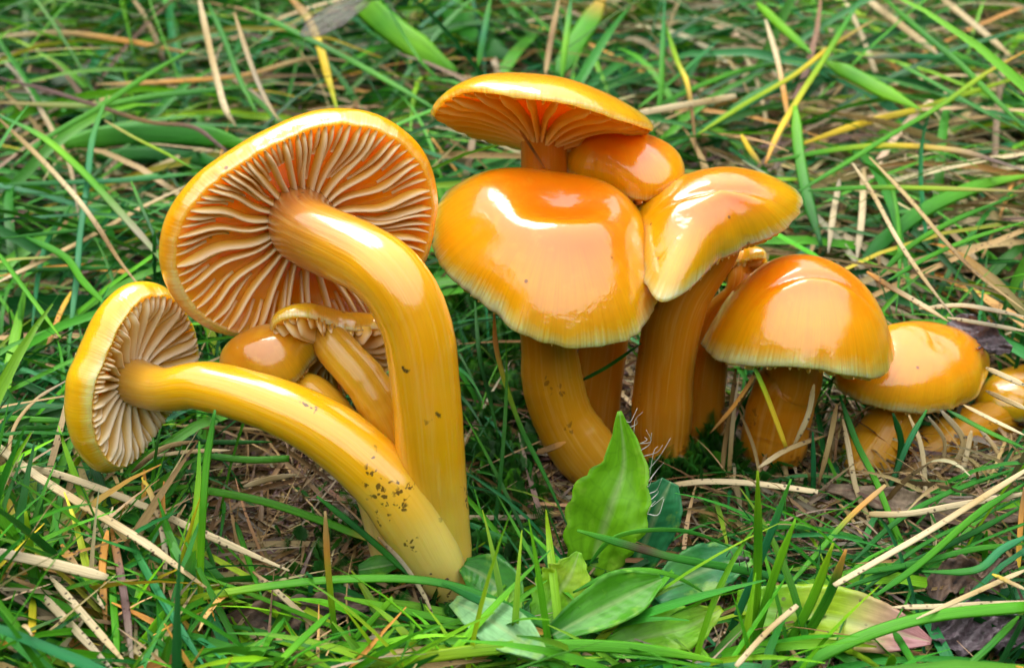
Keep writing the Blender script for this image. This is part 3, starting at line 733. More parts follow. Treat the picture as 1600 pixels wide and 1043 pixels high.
#BLADES-START
GB, ST = ('grass_blade', 'grass blade'), ('straw_stalk', 'straw')
T_ = [
 # ---- turf behind and left of the big gilled cap
 (GB, 'slender dark green blade slanting up across the purple twig', [(21, 260), (75, 215), (160, 165), (230, 118), (312, 70)], 9, 'MGG', (2.6, 3.6)),
 (ST, 'flat bleached straw blade hanging down to the big gilled cap', [(310, -6), (322, 50), (338, 120), (352, 170), (369, 198)], 11, 'WSWW', (4.2, 2.4)),
 (ST, 'greyish straw stalk leaning onto the top of the big gilled cap', [(366, 20), (392, 100), (415, 155), (437, 190)], 9, 'SXS', (3.8, 2.6)),
 (GB, 'dark green blade running beside the bleached straw blade', [(325, 5), (350, 60), (375, 125), (402, 178)], 9, 'MMG', (3.6, 2.2)),
 (('twig', 'twig'), 'thin purple-brown twig lying over the grass beside the big gilled cap', [(-10, 120), (70, 140), (150, 165), (230, 190), (300, 198), (340, 225), (358, 240)], 7, 'PPNPP', (2.6, 2.8)),
 (ST, 'long pale straw lying level above the purple twig', [(-10, 58), (100, 52), (200, 65), (320, 88)], 9, 'WSOS', (2.6, 2.0)),
 (GB, 'level blade fading from tan to green above the broad blade', [(-10, 160), (140, 165), (240, 150), (340, 140), (430, 132)], 11, 'SGMG', (2.1, 2.0), None, M_GREEN),
 (ST, 'tan straw lying level just under the purple twig end', [(150, 132), (260, 128), (380, 118), (480, 92), (560, 98)], 8, 'SOSN', (2.0, 1.8)),
 (('broad_blade', 'grass blade'), 'broad pointed green blade lying level beside the big gilled cap', [(100, 226), (180, 212), (260, 210), (330, 214), (392, 230)], 34, 'GMMG', (1.5, 1.6)),
 (('broad_blade', 'grass blade'), 'broad dark blade lying below the level pointed one', [(150, 245), (230, 240), (300, 246), (360, 262)], 22, 'MDM', (1.1, 1.2)),
 (GB, 'pale green blade bent over the bleached stalks toward the lying cap', [(-10, 176), (60, 210), (110, 250), (150, 290), (200, 345), (235, 385), (262, 420)], 14, 'BLGXG', (3.0, 2.4), None, M_GREEN),
 (ST, 'long brown straw slanting down to the lying cap', [(-10, 178), (40, 225), (75, 260), (120, 310), (150, 350), (185, 405), (222, 452)], 8, 'NSWNS', (3.2, 2.6)),
 (GB, 'upright bluish green blade crossing the long brown straw', [(168, 148), (145, 215), (136, 290), (126, 360), (120, 430), (112, 500), (106, 565)], 10, 'GBBBM', (3.2, 1.0)),
 (ST, 'grey weathered stalk crossing the purple twig', [(-5, 85), (30, 120), (60, 165), (90, 220), (110, 262), (124, 345)], 9, 'XXSX', (2.2, 1.6)),
 (GB, 'fine yellow-green blade pointing at the rim of the big gilled cap', [(163, 188), (210, 215), (260, 240), (304, 265)], 5, 'SKG', (3.0, 3.0), None, M_GREEN),
 (GB, 'fine dark blade with a sharp tip beside the gilled cap rim', [(205, 283), (220, 320), (240, 365), (258, 402)], 6, 'GDD', (3.0, 2.0)),
 (GB, 'short upright dark blade touching the gilled cap rim', [(242, 360), (241, 400), (242, 438)], 6, 'MDD', (3.0, 1.8)),
 (GB, 'green blade slanting down behind the lying cap', [(40, 370), (100, 400), (130, 440), (172, 482)], 12, 'MGG', (2.0, 2.0)),
 (GB, 'bright green blade pointing down at the rim of the lying cap', [(-10, 385), (30, 440), (60, 480), (95, 528)], 9, 'GGL', (2.8, 2.4)),
 (GB, 'level thin green blade left of the gilled cap', [(-10, 374), (120, 360), (240, 350), (275, 348)], 6, 'MMG', (2.0, 2.0), None, None, 'level blades left of the gilled cap'),
 (GB, 'darker level blade below the pale speckled straw', [(-10, 424), (90, 420), (170, 418), (255, 412)], 7, 'DMM', (1.6, 1.6), None, None, 'level blades left of the gilled cap'),
 (GB, 'level bluish blade just below the broad level blades', [(5, 288), (110, 285), (200, 281), (305, 272)], 10, 'MBM', (1.8, 1.8), None, None, 'level blades left of the gilled cap'),
 (ST, 'pale speckled straw rising toward the gilled cap rim', [(-10, 444), (60, 410), (140, 370), (220, 325), (292, 290)], 9, 'WSSW', (1.9, 1.7)),
 (GB, 'thin bluish blade hanging beside the upright bluish blade', [(112, 320), (75, 375), (60, 430), (50, 515)], 8, 'MBB', (2.0, 1.2)),
 (ST, 'yellowed straw stub below the upright bluish blade', [(112, 455), (96, 485), (84, 515), (70, 550)], 8, 'YON', (1.6, 1.0), None, M_STRAW),
 (ST, 'bent straw looping down beside the lying cap', [(104, 594), (55, 625), (22, 668), (14, 720), (26, 758)], 6, 'XSSX', (2.2, 1.6)),
 (GB, 'thicker level green blade touching the lying cap', [(-10, 652), (50, 655), (112, 657)], 10, 'GGM', (1.6, 1.6), None, None, 'level blades against the lying cap'),
 (GB, 'thinner level green blade touching the lying cap', [(-10, 668), (50, 668), (115, 666)], 8, 'GMM', (1.4, 1.4), None, None, 'level blades against the lying cap'),
 (GB, 'arched dark green blade running under the lying cap', [(-10, 683), (60, 700), (110, 728), (160, 765)], 9, 'MBD', (1.6, 1.2)),
 (GB, 'short bright green blade end below the lying cap', [(105, 748), (118, 725), (128, 710)], 9, 'GKG', (1.2, 1.6)),
 # ---- top centre
 (('broad_blade', 'grass blade'), 'broad bright green blade with a cut end above the gilled cap', [(566, 4), (600, 35), (650, 72), (714, 112)], 42, 'LGLG', (3.6, 2.0), None, None, None, (0.9, 0.15)),
 (GB, 'thin green blade lying across the broad cut blade', [(604, 8), (640, 70), (668, 108), (700, 134)], 6, 'MGM', (4.0, 2.4)),
 (GB, 'yellow flat blade standing behind the gilled cap', [(450, -6), (478, 24), (497, 65), (511, 115), (527, 172)], 13, 'OSYYK', (3.6, 2.2), None, M_GREEN),
 (GB, 'long green blade slanting down in front of the yellow one', [(380, 10), (470, 55), (540, 90), (620, 135), (700, 182)], 10, 'GMGM', (3.8, 2.6)),
 (GB, 'upright green blade behind the raised flat cap', [(747, 105), (756, 55), (767, -5)], 10, 'GBG', (2.5, 4.2)),
 (ST, 'upright brown straw behind the raised flat cap', [(852, 118), (861, 60), (874, -5)], 10, 'SNS', (2.4, 4.0)),
 (GB, 'bright upright blade beside the brown straw behind the flat cap', [(877, 125), (884, 65), (893, -5)], 10, 'GLB', (2.6, 4.4)),
 (('broad_blade', 'grass blade'), 'broad leaning green blade with a browned edge behind the flat cap', [(872, 118), (895, 75), (920, 35), (945, -8)], 34, 'MGGO', (1.8, 3.2), None, M_GREEN),
 (('broad_blade', 'grass blade'), 'broad shaded green blade behind the long slanting one', [(690, 5), (730, 40), (760, 75), (800, 90)], 46, 'MMD', (1.6, 1.2)),
 (GB, 'tall straight green blade right of the flat cap', [(1022, 210), (1032, 150), (1035, 80), (1039, -5)], 9, 'MGB', (1.4, 4.2)),
 (GB, 'yellow-green blade turning into a brown stalk right of the flat cap', [(1040, 40), (1058, 95), (1072, 125), (1080, 165), (1088, 240)], 8, 'GKYNN', (3.6, 2.6), None, M_GREEN),
 (ST, 'bleached straw end jutting out from the flat cap', [(1000, 177), (1060, 166), (1110, 158), (1150, 150)], 11, 'WWSW', (3.0, 3.0), None, None, None, (0.8, 0.7)),
 (ST, 'fine straw splitting off below the bleached straw end', [(998, 218), (1030, 192), (1060, 178), (1120, 150)], 4, 'WSN', (2.4, 2.6)),
 (GB, 'green blade slanting up past the bleached straw end', [(998, 168), (1060, 118), (1124, 62)], 9, 'GMB', (2.2, 3.0), None, None, 'slanting blades by the straw end'),
 (GB, 'green blade running out flat past the bleached straw end', [(1005, 178), (1080, 140), (1160, 110), (1230, 98)], 9, 'MGM', (2.0, 2.6), None, None, 'slanting blades by the straw end'),
 (GB, 'bluish blade slanting under the yellow-based blade', [(1040, 235), (1120, 190), (1190, 150), (1260, 110)], 12, 'MBB', (1.8, 2.6)),
 (GB, 'long blade, yellow at its foot and green above, behind the pointed margin', [(1196, 256), (1216, 208), (1250, 150), (1290, 88), (1320, 38), (1350, -8)], 10, 'OYKGB', (2.6, 4.6), None, M_GREEN),
 (GB, 'yellow-green blade with a tan broken tip crossing the yellow-footed blade', [(1090, 210), (1160, 165), (1240, 118), (1300, 72), (1370, 28)], 8, 'KKYS', (3.0, 4.0), None, M_GREEN),
 (GB, 'long green blade with an orange tip slanting up from the pointed margin', [(1235, 306), (1310, 262), (1390, 212), (1470, 165), (1540, 115), (1606, 78)], 9, 'MGGKO', (2.6, 4.6), None, M_GREEN),
 (('broad_blade', 'grass blade'), 'broad lance-shaped bright green blade in the straw', [(1286, 95), (1335, 118), (1385, 145), (1440, 172)], 24, 'LGLL', (3.4, 2.8), None, None, None, (0.15, 0.1)),
 (GB, 'arched blade passing from green through yellow to a blackened tip', [(1196, 254), (1280, 238), (1350, 229), (1420, 228), (1500, 236), (1550, 250), (1606, 268)], 10, 'MGKYSPX', (2.6, 3.2), None, M_GREEN),
 (ST, 'speckled straw slanting down to the purple dead leaf', [(1332, 255), (1365, 305), (1400, 370), (1440, 430), (1492, 498)], 7, 'WSWSX', (3.8, 2.6)),
 (ST, 'long tan straw slanting beside the speckled one', [(1358, 245), (1420, 310), (1480, 380), (1530, 430), (1606, 488)], 8, 'SSNS', (3.6, 2.8)),
 (GB, 'green blade bent over into a hoop beside the speckled straw', [(1346, 252), (1382, 276), (1399, 315), (1406, 400), (1400, 490)], 7, 'MGGM', (3.4, 1.6)),
 (GB, 'level green blade behind the bell-shaped cap with browned end', [(1262, 298), (1350, 293), (1450, 294), (1606, 299)], 9, 'MGKS', (2.8, 3.2), None, M_GREEN),
 (('broad_blade', 'grass blade'), 'broad green blade arching behind the bell-shaped cap', [(1345, 412), (1390, 368), (1450, 325), (1530, 290), (1606, 274)], 26, 'DMGL', (1.6, 2.6)),
 (GB, 'smooth green blade rising from the bell-shaped cap', [(1385, 440), (1450, 402), (1520, 372), (1606, 345)], 8, 'MGG', (2.8, 3.2)),
 (GB, 'green blade under the broad arching one', [(1375, 430), (1420, 386), (1490, 345), (1590, 304)], 9, 'MGM', (2.2, 2.8)),
 (ST, 'torn tan straw leaning against the bell-shaped cap', [(1354, 424), (1388, 446), (1440, 476), (1482, 502)], 9, 'ONWS', (3.0, 2.6)),
 (ST, 'white speckled straw curving over the purple dead leaf', [(1436, 482), (1500, 477), (1550, 484), (1606, 496)], 8, 'WWXW', (2.4, 2.6), None, None, 'white straws by the purple leaf'),
 (ST, 'white speckled straw curving over the purple dead leaf', [(1480, 496), (1550, 508), (1606, 518)], 7, 'WXW', (2.6, 2.6), None, None, 'white straws by the purple leaf'),
 (('broad_blade', 'grass blade'), 'broad upright green blade beside the pointed margin', [(1242, 165), (1248, 235), (1262, 310), (1284, 385)], 18, 'LGMD', (3.4, 1.4)),
 (ST, 'grey straw standing behind the bell-shaped cap', [(1350, 262), (1347, 335), (1338, 412)], 11, 'SWX', (2.2, 1.4), None, None, 'grey straws behind the bell-shaped cap'),
 (ST, 'grey straw standing behind the bell-shaped cap', [(1312, 280), (1303, 330), (1294, 395)], 10, 'XWX', (2.0, 1.4), None, None, 'grey straws behind the bell-shaped cap'),
 (GB, 'long dark green blade slanting down through the straw', [(1375, -8), (1440, 50), (1500, 100), (1560, 160), (1606, 205)], 9, 'GMGM', (4.4, 3.0), None, None, 'dark blades slanting through the straw'),
 (GB, 'dark green blade slanting down from the level grey-tipped blade', [(1400, 97), (1460, 130), (1530, 170), (1606, 208)], 9, 'GMM', (3.4, 2.8), None, None, 'dark blades slanting through the straw'),
 (ST, 'thick bleached straw slanting behind the lance-shaped blade', [(1345, -8), (1410, 42), (1472, 90)], 11, 'WSW', (3.4, 2.8), None, None, 'bleached straws at the back'),
 (ST, 'thick bleached straw slanting behind the dark slanting blade', [(1465, -8), (1530, 45), (1582, 90)], 10, 'SWS', (3.4, 2.8), None, None, 'bleached straws at the back'),
 (GB, 'level dark blade with a grey tip above the lance-shaped one', [(1352, 90), (1430, 88), (1500, 95), (1560, 108)], 10, 'XBMM', (3.4, 3.0), None, M_GREEN),
 (GB, 'short bright blade crossing the pale stalk at the back', [(1182, 4), (1225, 45), (1268, 84)], 13, 'LLG', (3.6, 3.2)),
 (ST, 'pale stalk standing beside the yellow-footed blade', [(1196, 30), (1214, 90), (1226, 150), (1232, 195)], 9, 'WWOS', (3.6, 2.6)),
 (GB, 'yellow blade lying level behind the pointed margin', [(1250, 226), (1350, 192), (1440, 170), (1500, 150), (1606, 116)], 11, 'YYKK', (2.0, 2.8), None, M_GREEN),
 (GB, 'yellow stub poking up behind the pointed margin', [(1158, 210), (1172, 235), (1190, 258)], 8, 'YYS', (3.2, 2.6), None, M_GREEN),
 (ST, 'tan leaf sliver stuck to the stem of the flat cap', [(812, 204), (830, 230), (852, 264)], 6, 'ONO', (0, 0), (2.55, 2.55)),
 # ---- between the groups and under the caps
 (GB, 'thin stalk, orange above and green below, beside the dimpled cap', [(772, 488), (775, 540), (790, 600), (815, 670), (850, 740), (892, 832)], 8, 'OOKMMD', (3.4, 0.6), None, M_GREEN),
 (GB, 'dark thin blade hanging in the mossy gap', [(742, 470), (750, 560), (765, 620), (779, 685)], 7, 'MDM', (2.6, 0.8)),
 (('bud_scale', 'bud scale'), 'small reddish-brown scale stuck to the curved amber stem', [(838, 707), (860, 700), (884, 690)], 11, 'NNO', (0, 0), (-0.95, -0.85)),
 (GB, 'dark blade in the shade between the amber stems', [(905, 596), (950, 572), (1002, 536)], 7, 'DMD', (0, 0), (0.2, 0.1)),
 (ST, 'grey straw lying level left of the hairy leaf', [(718, 808), (800, 808), (876, 804)], 8, 'WXN', (0.5, 0.5), None, None, None, (0.8, 0.4)),
 (GB, 'green blade lying level left of the hairy leaf', [(718, 812), (770, 835), (830, 858), (895, 884)], 11, 'BMM', (0.6, 0.5)),
 (ST, 'pale round straw lying in front of the orange stems', [(1035, 760), (1100, 752), (1180, 755), (1278, 768)], 11, 'SWWW', (0.8, 1.0), None, None, None, (0.5, 0.8)),
 (GB, 'yellow-tipped blade hanging under the bell-shaped cap', [(1178, 572), (1198, 618), (1228, 698)], 9, 'MKYY', (0, 0), (-0.4, -1.0), M_GREEN, None, (0.5, 0.7)),
 (ST, 'brown sliver of straw under the bell-shaped cap', [(1188, 572), (1150, 630), (1109, 677)], 7, 'NON', (0, 0), (-0.3, -0.5)),
 (ST, 'brown withered stalk standing under the bell-shaped cap', [(1150, 575), (1142, 640), (1132, 700), (1128, 760)], 8, 'NNS', (0, 0), (0.2, -0.6), None, 'withered stalks under the bell-shaped cap'),
 (ST, 'thin withered stalk leaning out from under the bell-shaped cap', [(1155, 640), (1178, 700), (1190, 760), (1196, 800)], 6, 'NSN', (0, 0), (0.0, -1.2), None, 'withered stalks under the bell-shaped cap'),
 (ST, 'pale stalk leaning against the stem of the bell-shaped cap', [(1272, 600), (1262, 650), (1238, 700)], 9, 'SWS', (0, 0), (-0.7, -0.8), None, 'withered stalks under the bell-shaped cap'),
 (ST, 'brown withered stalk standing under the bell-shaped cap', [(1308, 630), (1296, 690), (1278, 760)], 9, 'NSN', (0, 0), (-0.6, -1.2), None, 'withered stalks under the bell-shaped cap'),
 (ST, 'pale straw lying slantwise in front of the bell-shaped cap stem', [(1185, 730), (1230, 702), (1290, 680)], 9, 'WSN', (0, 0), (-1.2, -0.8)),
 (GB, 'upright bluish blade tip in front of the bell-shaped cap stem', [(1270, 790), (1271, 735), (1270, 674)], 8, 'MBB', (0, 0), (-1.0, -1.0)),
 (ST, 'tan arched straw in front of the low olive cap', [(1316, 650), (1326, 700), (1340, 770), (1375, 838), (1425, 892), (1452, 948)], 9, 'SWSWS', (0, 0), (0.1, -1.8, -3.8)),
 (GB, 'straight green blade in front of the low olive cap', [(1312, 618), (1338, 690), (1368, 750), (1405, 840), (1462, 955)], 10, 'DMGGM', (0, 0), (-0.2, -1.8, -3.9)),
 (GB, 'dark green blade rising to the low olive cap', [(1448, 640), (1420, 690), (1388, 762), (1330, 850), (1290, 905)], 9, 'MBDMM', (0, 0), (-0.2, -1.2, -3.2)),
 (GB, 'green blade with a tan broken tip in front of the low olive cap', [(1384, 757), (1330, 805), (1280, 860), (1205, 945)], 9, 'SOGGM', (1.6, 0.6), None, M_GREEN, None, (0.6, 0.3)),
 (GB, 'shaded arched blade under the low olive cap', [(1395, 645), (1408, 690), (1400, 740), (1385, 790)], 10, 'DDD', (0, 0), (-0.1, -0.7)),
 (ST, 'long grey straw reaching from the low olive cap to the tan dead leaf', [(1420, 648), (1440, 700), (1446, 780), (1440, 860)], 8, 'SWS', (0, 0), (0.0, -1.6), None, 'grey straws under the low olive cap'),
 (ST, 'grey straw leaning under the low olive cap', [(1450, 650), (1476, 690), (1468, 740)], 6, 'XSX', (0, 0), (0.2, -0.2), None, 'grey straws under the low olive cap'),
 (ST, 'grey straw leaning under the low olive cap', [(1470, 640), (1505, 690), (1478, 750)], 10, 'XSX', (0, 0), (0.4, -0.2), None, 'grey straws under the low olive cap'),
 (ST, 'grey straw leaning under the low olive cap', [(1518, 672), (1510, 710), (1500, 755)], 9, 'SWX', (0, 0), (0.3, -0.3), None, 'grey straws under the low olive cap'),
 (ST, 'grey straw leaning under the low olive cap', [(1530, 670), (1555, 700), (1575, 745)], 7, 'XSX', (0, 0), (0.5, -0.3), None, 'grey straws under the low olive cap'),
 (ST, 'white speckled straw slanting below the half-buried yellow cap', [(1505, 632), (1550, 655), (1606, 682)], 8, 'SWW', (2.0, 2.0), None, None, 'straws over the half-buried mushroom'),
 (ST, 'white speckled straw slanting over the half-buried yellow mushroom', [(1540, 574), (1575, 590), (1606, 604)], 9, 'SWW', (3.2, 3.2), None, None, 'straws over the half-buried mushroom'),
 (ST, 'white speckled straw slanting over the half-buried yellow mushroom', [(1540, 610), (1580, 628), (1606, 640)], 8, 'NSW', (3.0, 3.0), None, None, 'straws over the half-buried mushroom'),
 (GB, 'green blade slanting under the half-buried yellow mushroom', [(1480, 640), (1540, 672), (1606, 702)], 9, 'DGM', (1.8, 1.8)),
 # ---- right front
 (ST, 'long white speckled straw slanting across the front grass', [(1303, 914), (1370, 876), (1450, 830), (1530, 780), (1606, 732)], 11, 'WWWSW', (1.6, 2.2), None, None, None, (0.8, 0.6)),
 (ST, 'bent pale straw lying level over the tan dead leaf', [(1358, 803), (1420, 802), (1500, 788), (1606, 770)], 10, 'SWWW', (1.3, 1.3), None, None, None, (0.8, 0.6)),
 (GB, 'dark green blade lying with others under the long white straw', [(1315, 920), (1420, 880), (1520, 832), (1606, 786)], 10, 'MDM', (1.0, 1.2), None, None, 'dark blades under the white straw'),
 (GB, 'dark green blade lying with others under the long white straw', [(1340, 930), (1430, 858), (1520, 812), (1606, 772)], 9, 'DMD', (0.8, 1.0), None, None, 'dark blades under the white straw'),
 (GB, 'dark green blade lying with others under the long white straw', [(1320, 898), (1420, 882), (1520, 858), (1606, 848)], 10, 'MMG', (1.1, 1.2), None, None, 'dark blades under the white straw'),
 (GB, 'dark green blade lying with others under the long white straw', [(1330, 880), (1400, 815), (1480, 770), (1606, 725)], 9, 'DMM', (0.9, 1.1), None, None, 'dark blades under the white straw'),
 (GB, 'brighter green blade lying among dark ones under the long white straw', [(1365, 932), (1440, 878), (1530, 800), (1606, 752)], 11, 'MGM', (1.2, 1.4), None, None, 'dark blades under the white straw'),
 (GB, 'blue-green flat blade curving past the short upright tip', [(1606, 836), (1565, 858), (1535, 885), (1500, 893), (1440, 892)], 13, 'BBMM', (1.8, 1.4)),
 (GB, 'short upright green tip beside the brown curled leaf', [(1538, 908), (1539, 865), (1542, 828)], 9, 'MGG', (0, 0), (-3.4, -3.3)),
 (ST, 'orange-brown stalk standing at the side of the tan dead leaf', [(1590, 900), (1594, 830), (1600, 760)], 9, 'YON', (0.6, 1.6)),
 (ST, 'tan straw slanting over the brown curled leaf', [(1606, 888), (1530, 922), (1432, 966)], 9, 'WSW', (1.4, 1.6)),
 (ST, 'white straw lying level over the grey curled leaf', [(1394, 948), (1480, 946), (1606, 938)], 9, 'WWW', (1.2, 1.3)),
 (ST, 'yellowish forked straw lying on the brown curled leaf', [(1550, 896), (1580, 910), (1606, 922)], 7, 'YSW', (1.6, 1.6), None, M_STRAW),
 (GB, 'straight upright front blade with a blunt tip in front of the broad leaves', [(1176, 1020), (1184, 880), (1184, 735)], 14, 'GLGK', (0, 0), (-5.2, -4.9), None, 'blunt front blades'),
 (GB, 'leaning front blade with a blunt tip in front of the broad leaves', [(1165, 1050), (1206, 910), (1243, 810)], 13, 'GGLL', (0, 0), (-5.4, -4.9), None, 'blunt front blades'),
 (GB, 'striped pale green blade leaning in front of the broad leaves', [(1118, 1040), (1165, 930), (1205, 830), (1236, 748)], 12, 'MBBG', (0, 0), (-5.0, -4.4)),
 (GB, 'bright front blade with a yellow-green tip leaning over the spotted leaf', [(1205, 1050), (1265, 945), (1302, 848)], 15, 'GGLK', (0, 0), (-5.5, -5.2), None, 'paired front blades'),
 (GB, 'bright front blade with a browned tip leaning over the spotted leaf', [(1225, 1050), (1290, 940), (1322, 858)], 15, 'GGMO', (0, 0), (-5.4, -5.1), M_GREEN, 'paired front blades'),
 (GB, 'soft thick green blade arching over the grey curled leaf', [(1225, 1056), (1300, 1015), (1380, 982), (1470, 960), (1606, 947)], 22, 'MGGG', (0, 0), (-6.3, -6.0), None, None, (0.6, 0.9)),
 (GB, 'smooth dark green blade with a brown band lying across the broad leaves', [(902, 828), (960, 845), (1005, 858), (1060, 872), (1160, 890), (1290, 918), (1412, 946)], 13, 'GMQMMBD', (0, 0), (-4.4, -4.6, -3.9), M_GREEN),
 (GB, 'thin dark blade hooped over the hairy leaf', [(918, 884), (955, 842), (1010, 828), (1080, 831), (1152, 858)], 7, 'MGMM', (0, 0), (-4.0, -3.6)),
 (GB, 'thin bright blade hooped over the oval leaf', [(895, 925), (955, 896), (1010, 890), (1060, 902), (1108, 930)], 9, 'MGGM', (0, 0), (-4.9, -4.7)),
 (ST, 'pale straw standing up through the oval leaf', [(921, 934), (926, 990), (931, 1050)], 12, 'SWW', (0, 0), (-5.0, -5.4), None, None, (0.8, 0.8)),
 (GB, 'soft yellow-green blade lying along the very front', [(520, 1048), (640, 1030), (780, 1012), (920, 1008), (1040, 1018), (1130, 1034)], 20, 'GKGGL', (0, 0), (-6.6, -6.6)),
 (GB, 'soft bluish blade crossing over the mint-pale leaf', [(690, 910), (760, 942), (830, 968), (900, 998), (960, 1050)], 13, 'MBGM', (0, 0), (-5.4, -5.6)),
 (GB, 'green blade beside the grey curled leaf', [(1592, 962), (1545, 1010), (1500, 1050)], 11, 'GMG', (1.4, 1.0)),
 (GB, 'short green blade below the purple-tipped leaf', [(1396, 985), (1415, 1015), (1436, 1050)], 12, 'MMG', (1.0, 1.4)),
 (GB, 'pale short blade tip below the purple-tipped leaf', [(1385, 1050), (1392, 1035), (1396, 1022)], 14, 'GLK', (1.2, 1.8)),
 (ST, 'pale straw poking out below the striped blade', [(1150, 1040), (1200, 985), (1246, 945)], 9, 'WSW', (1.8, 1.8), None, None, None, (0.8, 0.8)),
 # ---- left front
 (GB, 'long arched green blade sweeping over the feet of the left mushrooms', [(190, 968), (290, 938), (390, 919), (520, 905), (640, 904), (720, 918), (810, 952), (870, 985)], 15, 'OKGGMMB', (0, 0), (-5.3, -5.0, -5.4), M_GREEN),
 (ST, 'thick bleached straw slanting in front of the lying cap', [(-10, 693), (60, 745), (140, 795), (230, 850), (322, 918)], 15, 'WWSWS', (2.2, 1.6), None, None, None, (0.8, 0.3)),
 (ST, 'long bleached speckled straw pointing at the feet of the left mushrooms', [(-10, 722), (80, 738), (200, 780), (300, 825), (380, 860), (452, 891)], 12, 'SWWWWW', (1.8, 1.2)),
 (GB, 'long level green blade with an orange tip under the lying stem', [(150, 765), (280, 762), (400, 780), (500, 812), (555, 834), (602, 852)], 13, 'GGGGO', (1.2, 0.9), None, M_GREEN),
 (ST, 'yellow-tipped withered blade hanging below the lying cap', [(222, 745), (240, 782), (257, 850), (256, 930)], 10, 'YSXS', (2.0, 1.2), None, M_STRAW),
 (GB, 'upright green blade with an orange foot below the lying stem', [(336, 640), (323, 720), (317, 800), (313, 900), (316, 1010)], 12, 'MGGLO', (0, 0), (-3.6, -4.6, -5.4), M_GREEN),
 (GB, 'fine upright blade with a straw-coloured tip in front of the left feet', [(508, 798), (512, 880), (520, 960), (531, 1050)], 10, 'SOKGB', (0, 0), (-5.0, -5.6), M_GREEN),
 (GB, 'pointed bluish blade standing in the left front straw', [(40, 798), (50, 880), (60, 960), (78, 1050)], 12, 'KGBB', (0, 0), (-5.2, -5.8)),
 (GB, 'green blade leaning behind the pointed bluish one', [(97, 765), (82, 835), (64, 905)], 13, 'MGG', (1.8, 1.2)),
 (ST, 'soft bleached straw lying level in the left front', [(-10, 862), (80, 880), (168, 902)], 17, 'XWW', (2.6, 2.4), None, None, None, (0.8, 0.6)),
 (ST, 'purplish withered blade standing in the left front', [(174, 825), (188, 895), (198, 960), (208, 1050)], 13, 'OPPX', (1.6, 1.2)),
 (ST, 'orange withered blade standing beside the purplish one', [(168, 828), (160, 890), (166, 985)], 12, 'OON', (1.8, 1.2)),
 (GB, 'bright green blade standing beside the orange withered one', [(172, 865), (178, 950), (186, 1050)], 12, 'MGG', (1.2, 1.4)),
 (GB, 'bluish green blade slanting down behind the arched blade', [(198, 835), (250, 930), (325, 1050)], 13, 'MBB', (1.5, 1.6)),
 (GB, 'soft bright green blade leaning up at the left front', [(165, 1052), (225, 1002), (264, 945)], 17, 'GLG', (0, 0), (-6.3, -5.9)),
 (GB, 'soft green blade lying along the left front corner', [(-10, 1028), (80, 1034), (170, 1050)], 17, 'MGM', (0, 0), (-6.6, -6.6)),
 (ST, 'bleached straw slanting through the left front grass', [(40, 905), (100, 965), (180, 1050)], 13, 'XWX', (1.6, 1.8), None, None, 'bleached straws in the left front'),
 (ST, 'bleached straw slanting through the left front grass', [(78, 900), (135, 965), (200, 1040)], 12, 'WWS', (1.8, 1.6), None, None, 'bleached straws in the left front'),
 (ST, 'straw with an orange upper end in the left front grass', [(96, 850), (130, 905), (163, 950)], 13, 'OWW', (1.6, 1.4), None, None, 'bleached straws in the left front'),
 (ST, 'tan withered blade fanning out of the left front grass', [(186, 860), (230, 915), (270, 960)], 12, 'SNS', (1.2, 1.2), None, None, 'tan blades in the left front'),
 (ST, 'broad orange-tan withered blade low in the left front grass', [(60, 940), (100, 990), (150, 1030)], 16, 'NON', (1.2, 1.2), None, None, 'tan blades in the left front'),
 (ST, 'tan withered blade fanning out of the left front grass', [(140, 815), (132, 880), (138, 960)], 10, 'SXS', (1.4, 1.0), None, None, 'tan blades in the left front'),
 (GB, 'yellow blade foot standing in the left front corner', [(52, 930), (50, 985), (48, 1040)], 13, 'KYO', (1.6, 1.8), None, M_GREEN),
 (GB, 'level bright green blade with a cut end under the lying stem', [(325, 712), (390, 718), (452, 716)], 12, 'MGG', (1.2, 1.2), None, None, None, (0.6, 0.9)),
 (GB, 'dark level blade just under the lying cap', [(235, 680), (320, 690), (425, 690)], 8, 'DDM', (1.0, 1.0)),
 (ST, 'tan straw fan under the lying cap', [(205, 738), (255, 700), (310, 688)], 9, 'NSN', (1.4, 1.2), None, None, 'tan straws under the lying cap'),
 (ST, 'pale straw lying behind the tan one under the lying cap', [(240, 712), (300, 705), (360, 703)], 8, 'WSW', (1.2, 1.2), None, None, 'tan straws under the lying cap'),
 (ST, 'brown straw lying level under the lying stem', [(275, 665), (340, 668), (425, 672)], 7, 'SNS', (1.0, 0.8)),
 (ST, 'pale flat straw lying under the lying stem', [(380, 760), (420, 748), (464, 741)], 9, 'WSW', (0.8, 0.9)),
 (GB, 'bright green stub leaning in front of the left feet', [(614, 933), (575, 975), (530, 1024)], 11, 'LGG', (0, 0), (-5.0, -5.4), None, None, (0.7, 0.7)),
 (GB, 'bright green blade lying level in front of the left feet', [(538, 933), (640, 955), (720, 974), (796, 990)], 14, 'LGGG', (0, 0), (-4.9, -5.2)),
 (ST, 'brown straw with a white end leaning on the lying stem foot', [(590, 838), (630, 880), (660, 925), (677, 960)], 7, 'NXWW', (0, 0), (-4.4, -4.9)),
 (GB, 'dark green blade slanting to the feet of the left mushrooms', [(495, 775), (555, 822), (612, 872), (640, 900)], 10, 'MDMD', (0, 0), (-3.9, -4.3)),
 (ST, 'pale straw slanting down in front of the brown dead leaf', [(395, 892), (440, 930), (500, 985), (558, 1050)], 10, 'NWSW', (0, 0), (-4.6, -5.6)),
 (ST, 'grey hooked straw lying in front of the brown dead leaf', [(555, 1006), (588, 995), (622, 1010), (662, 1048)], 7, 'XXW', (0, 0), (-5.4, -5.8)),
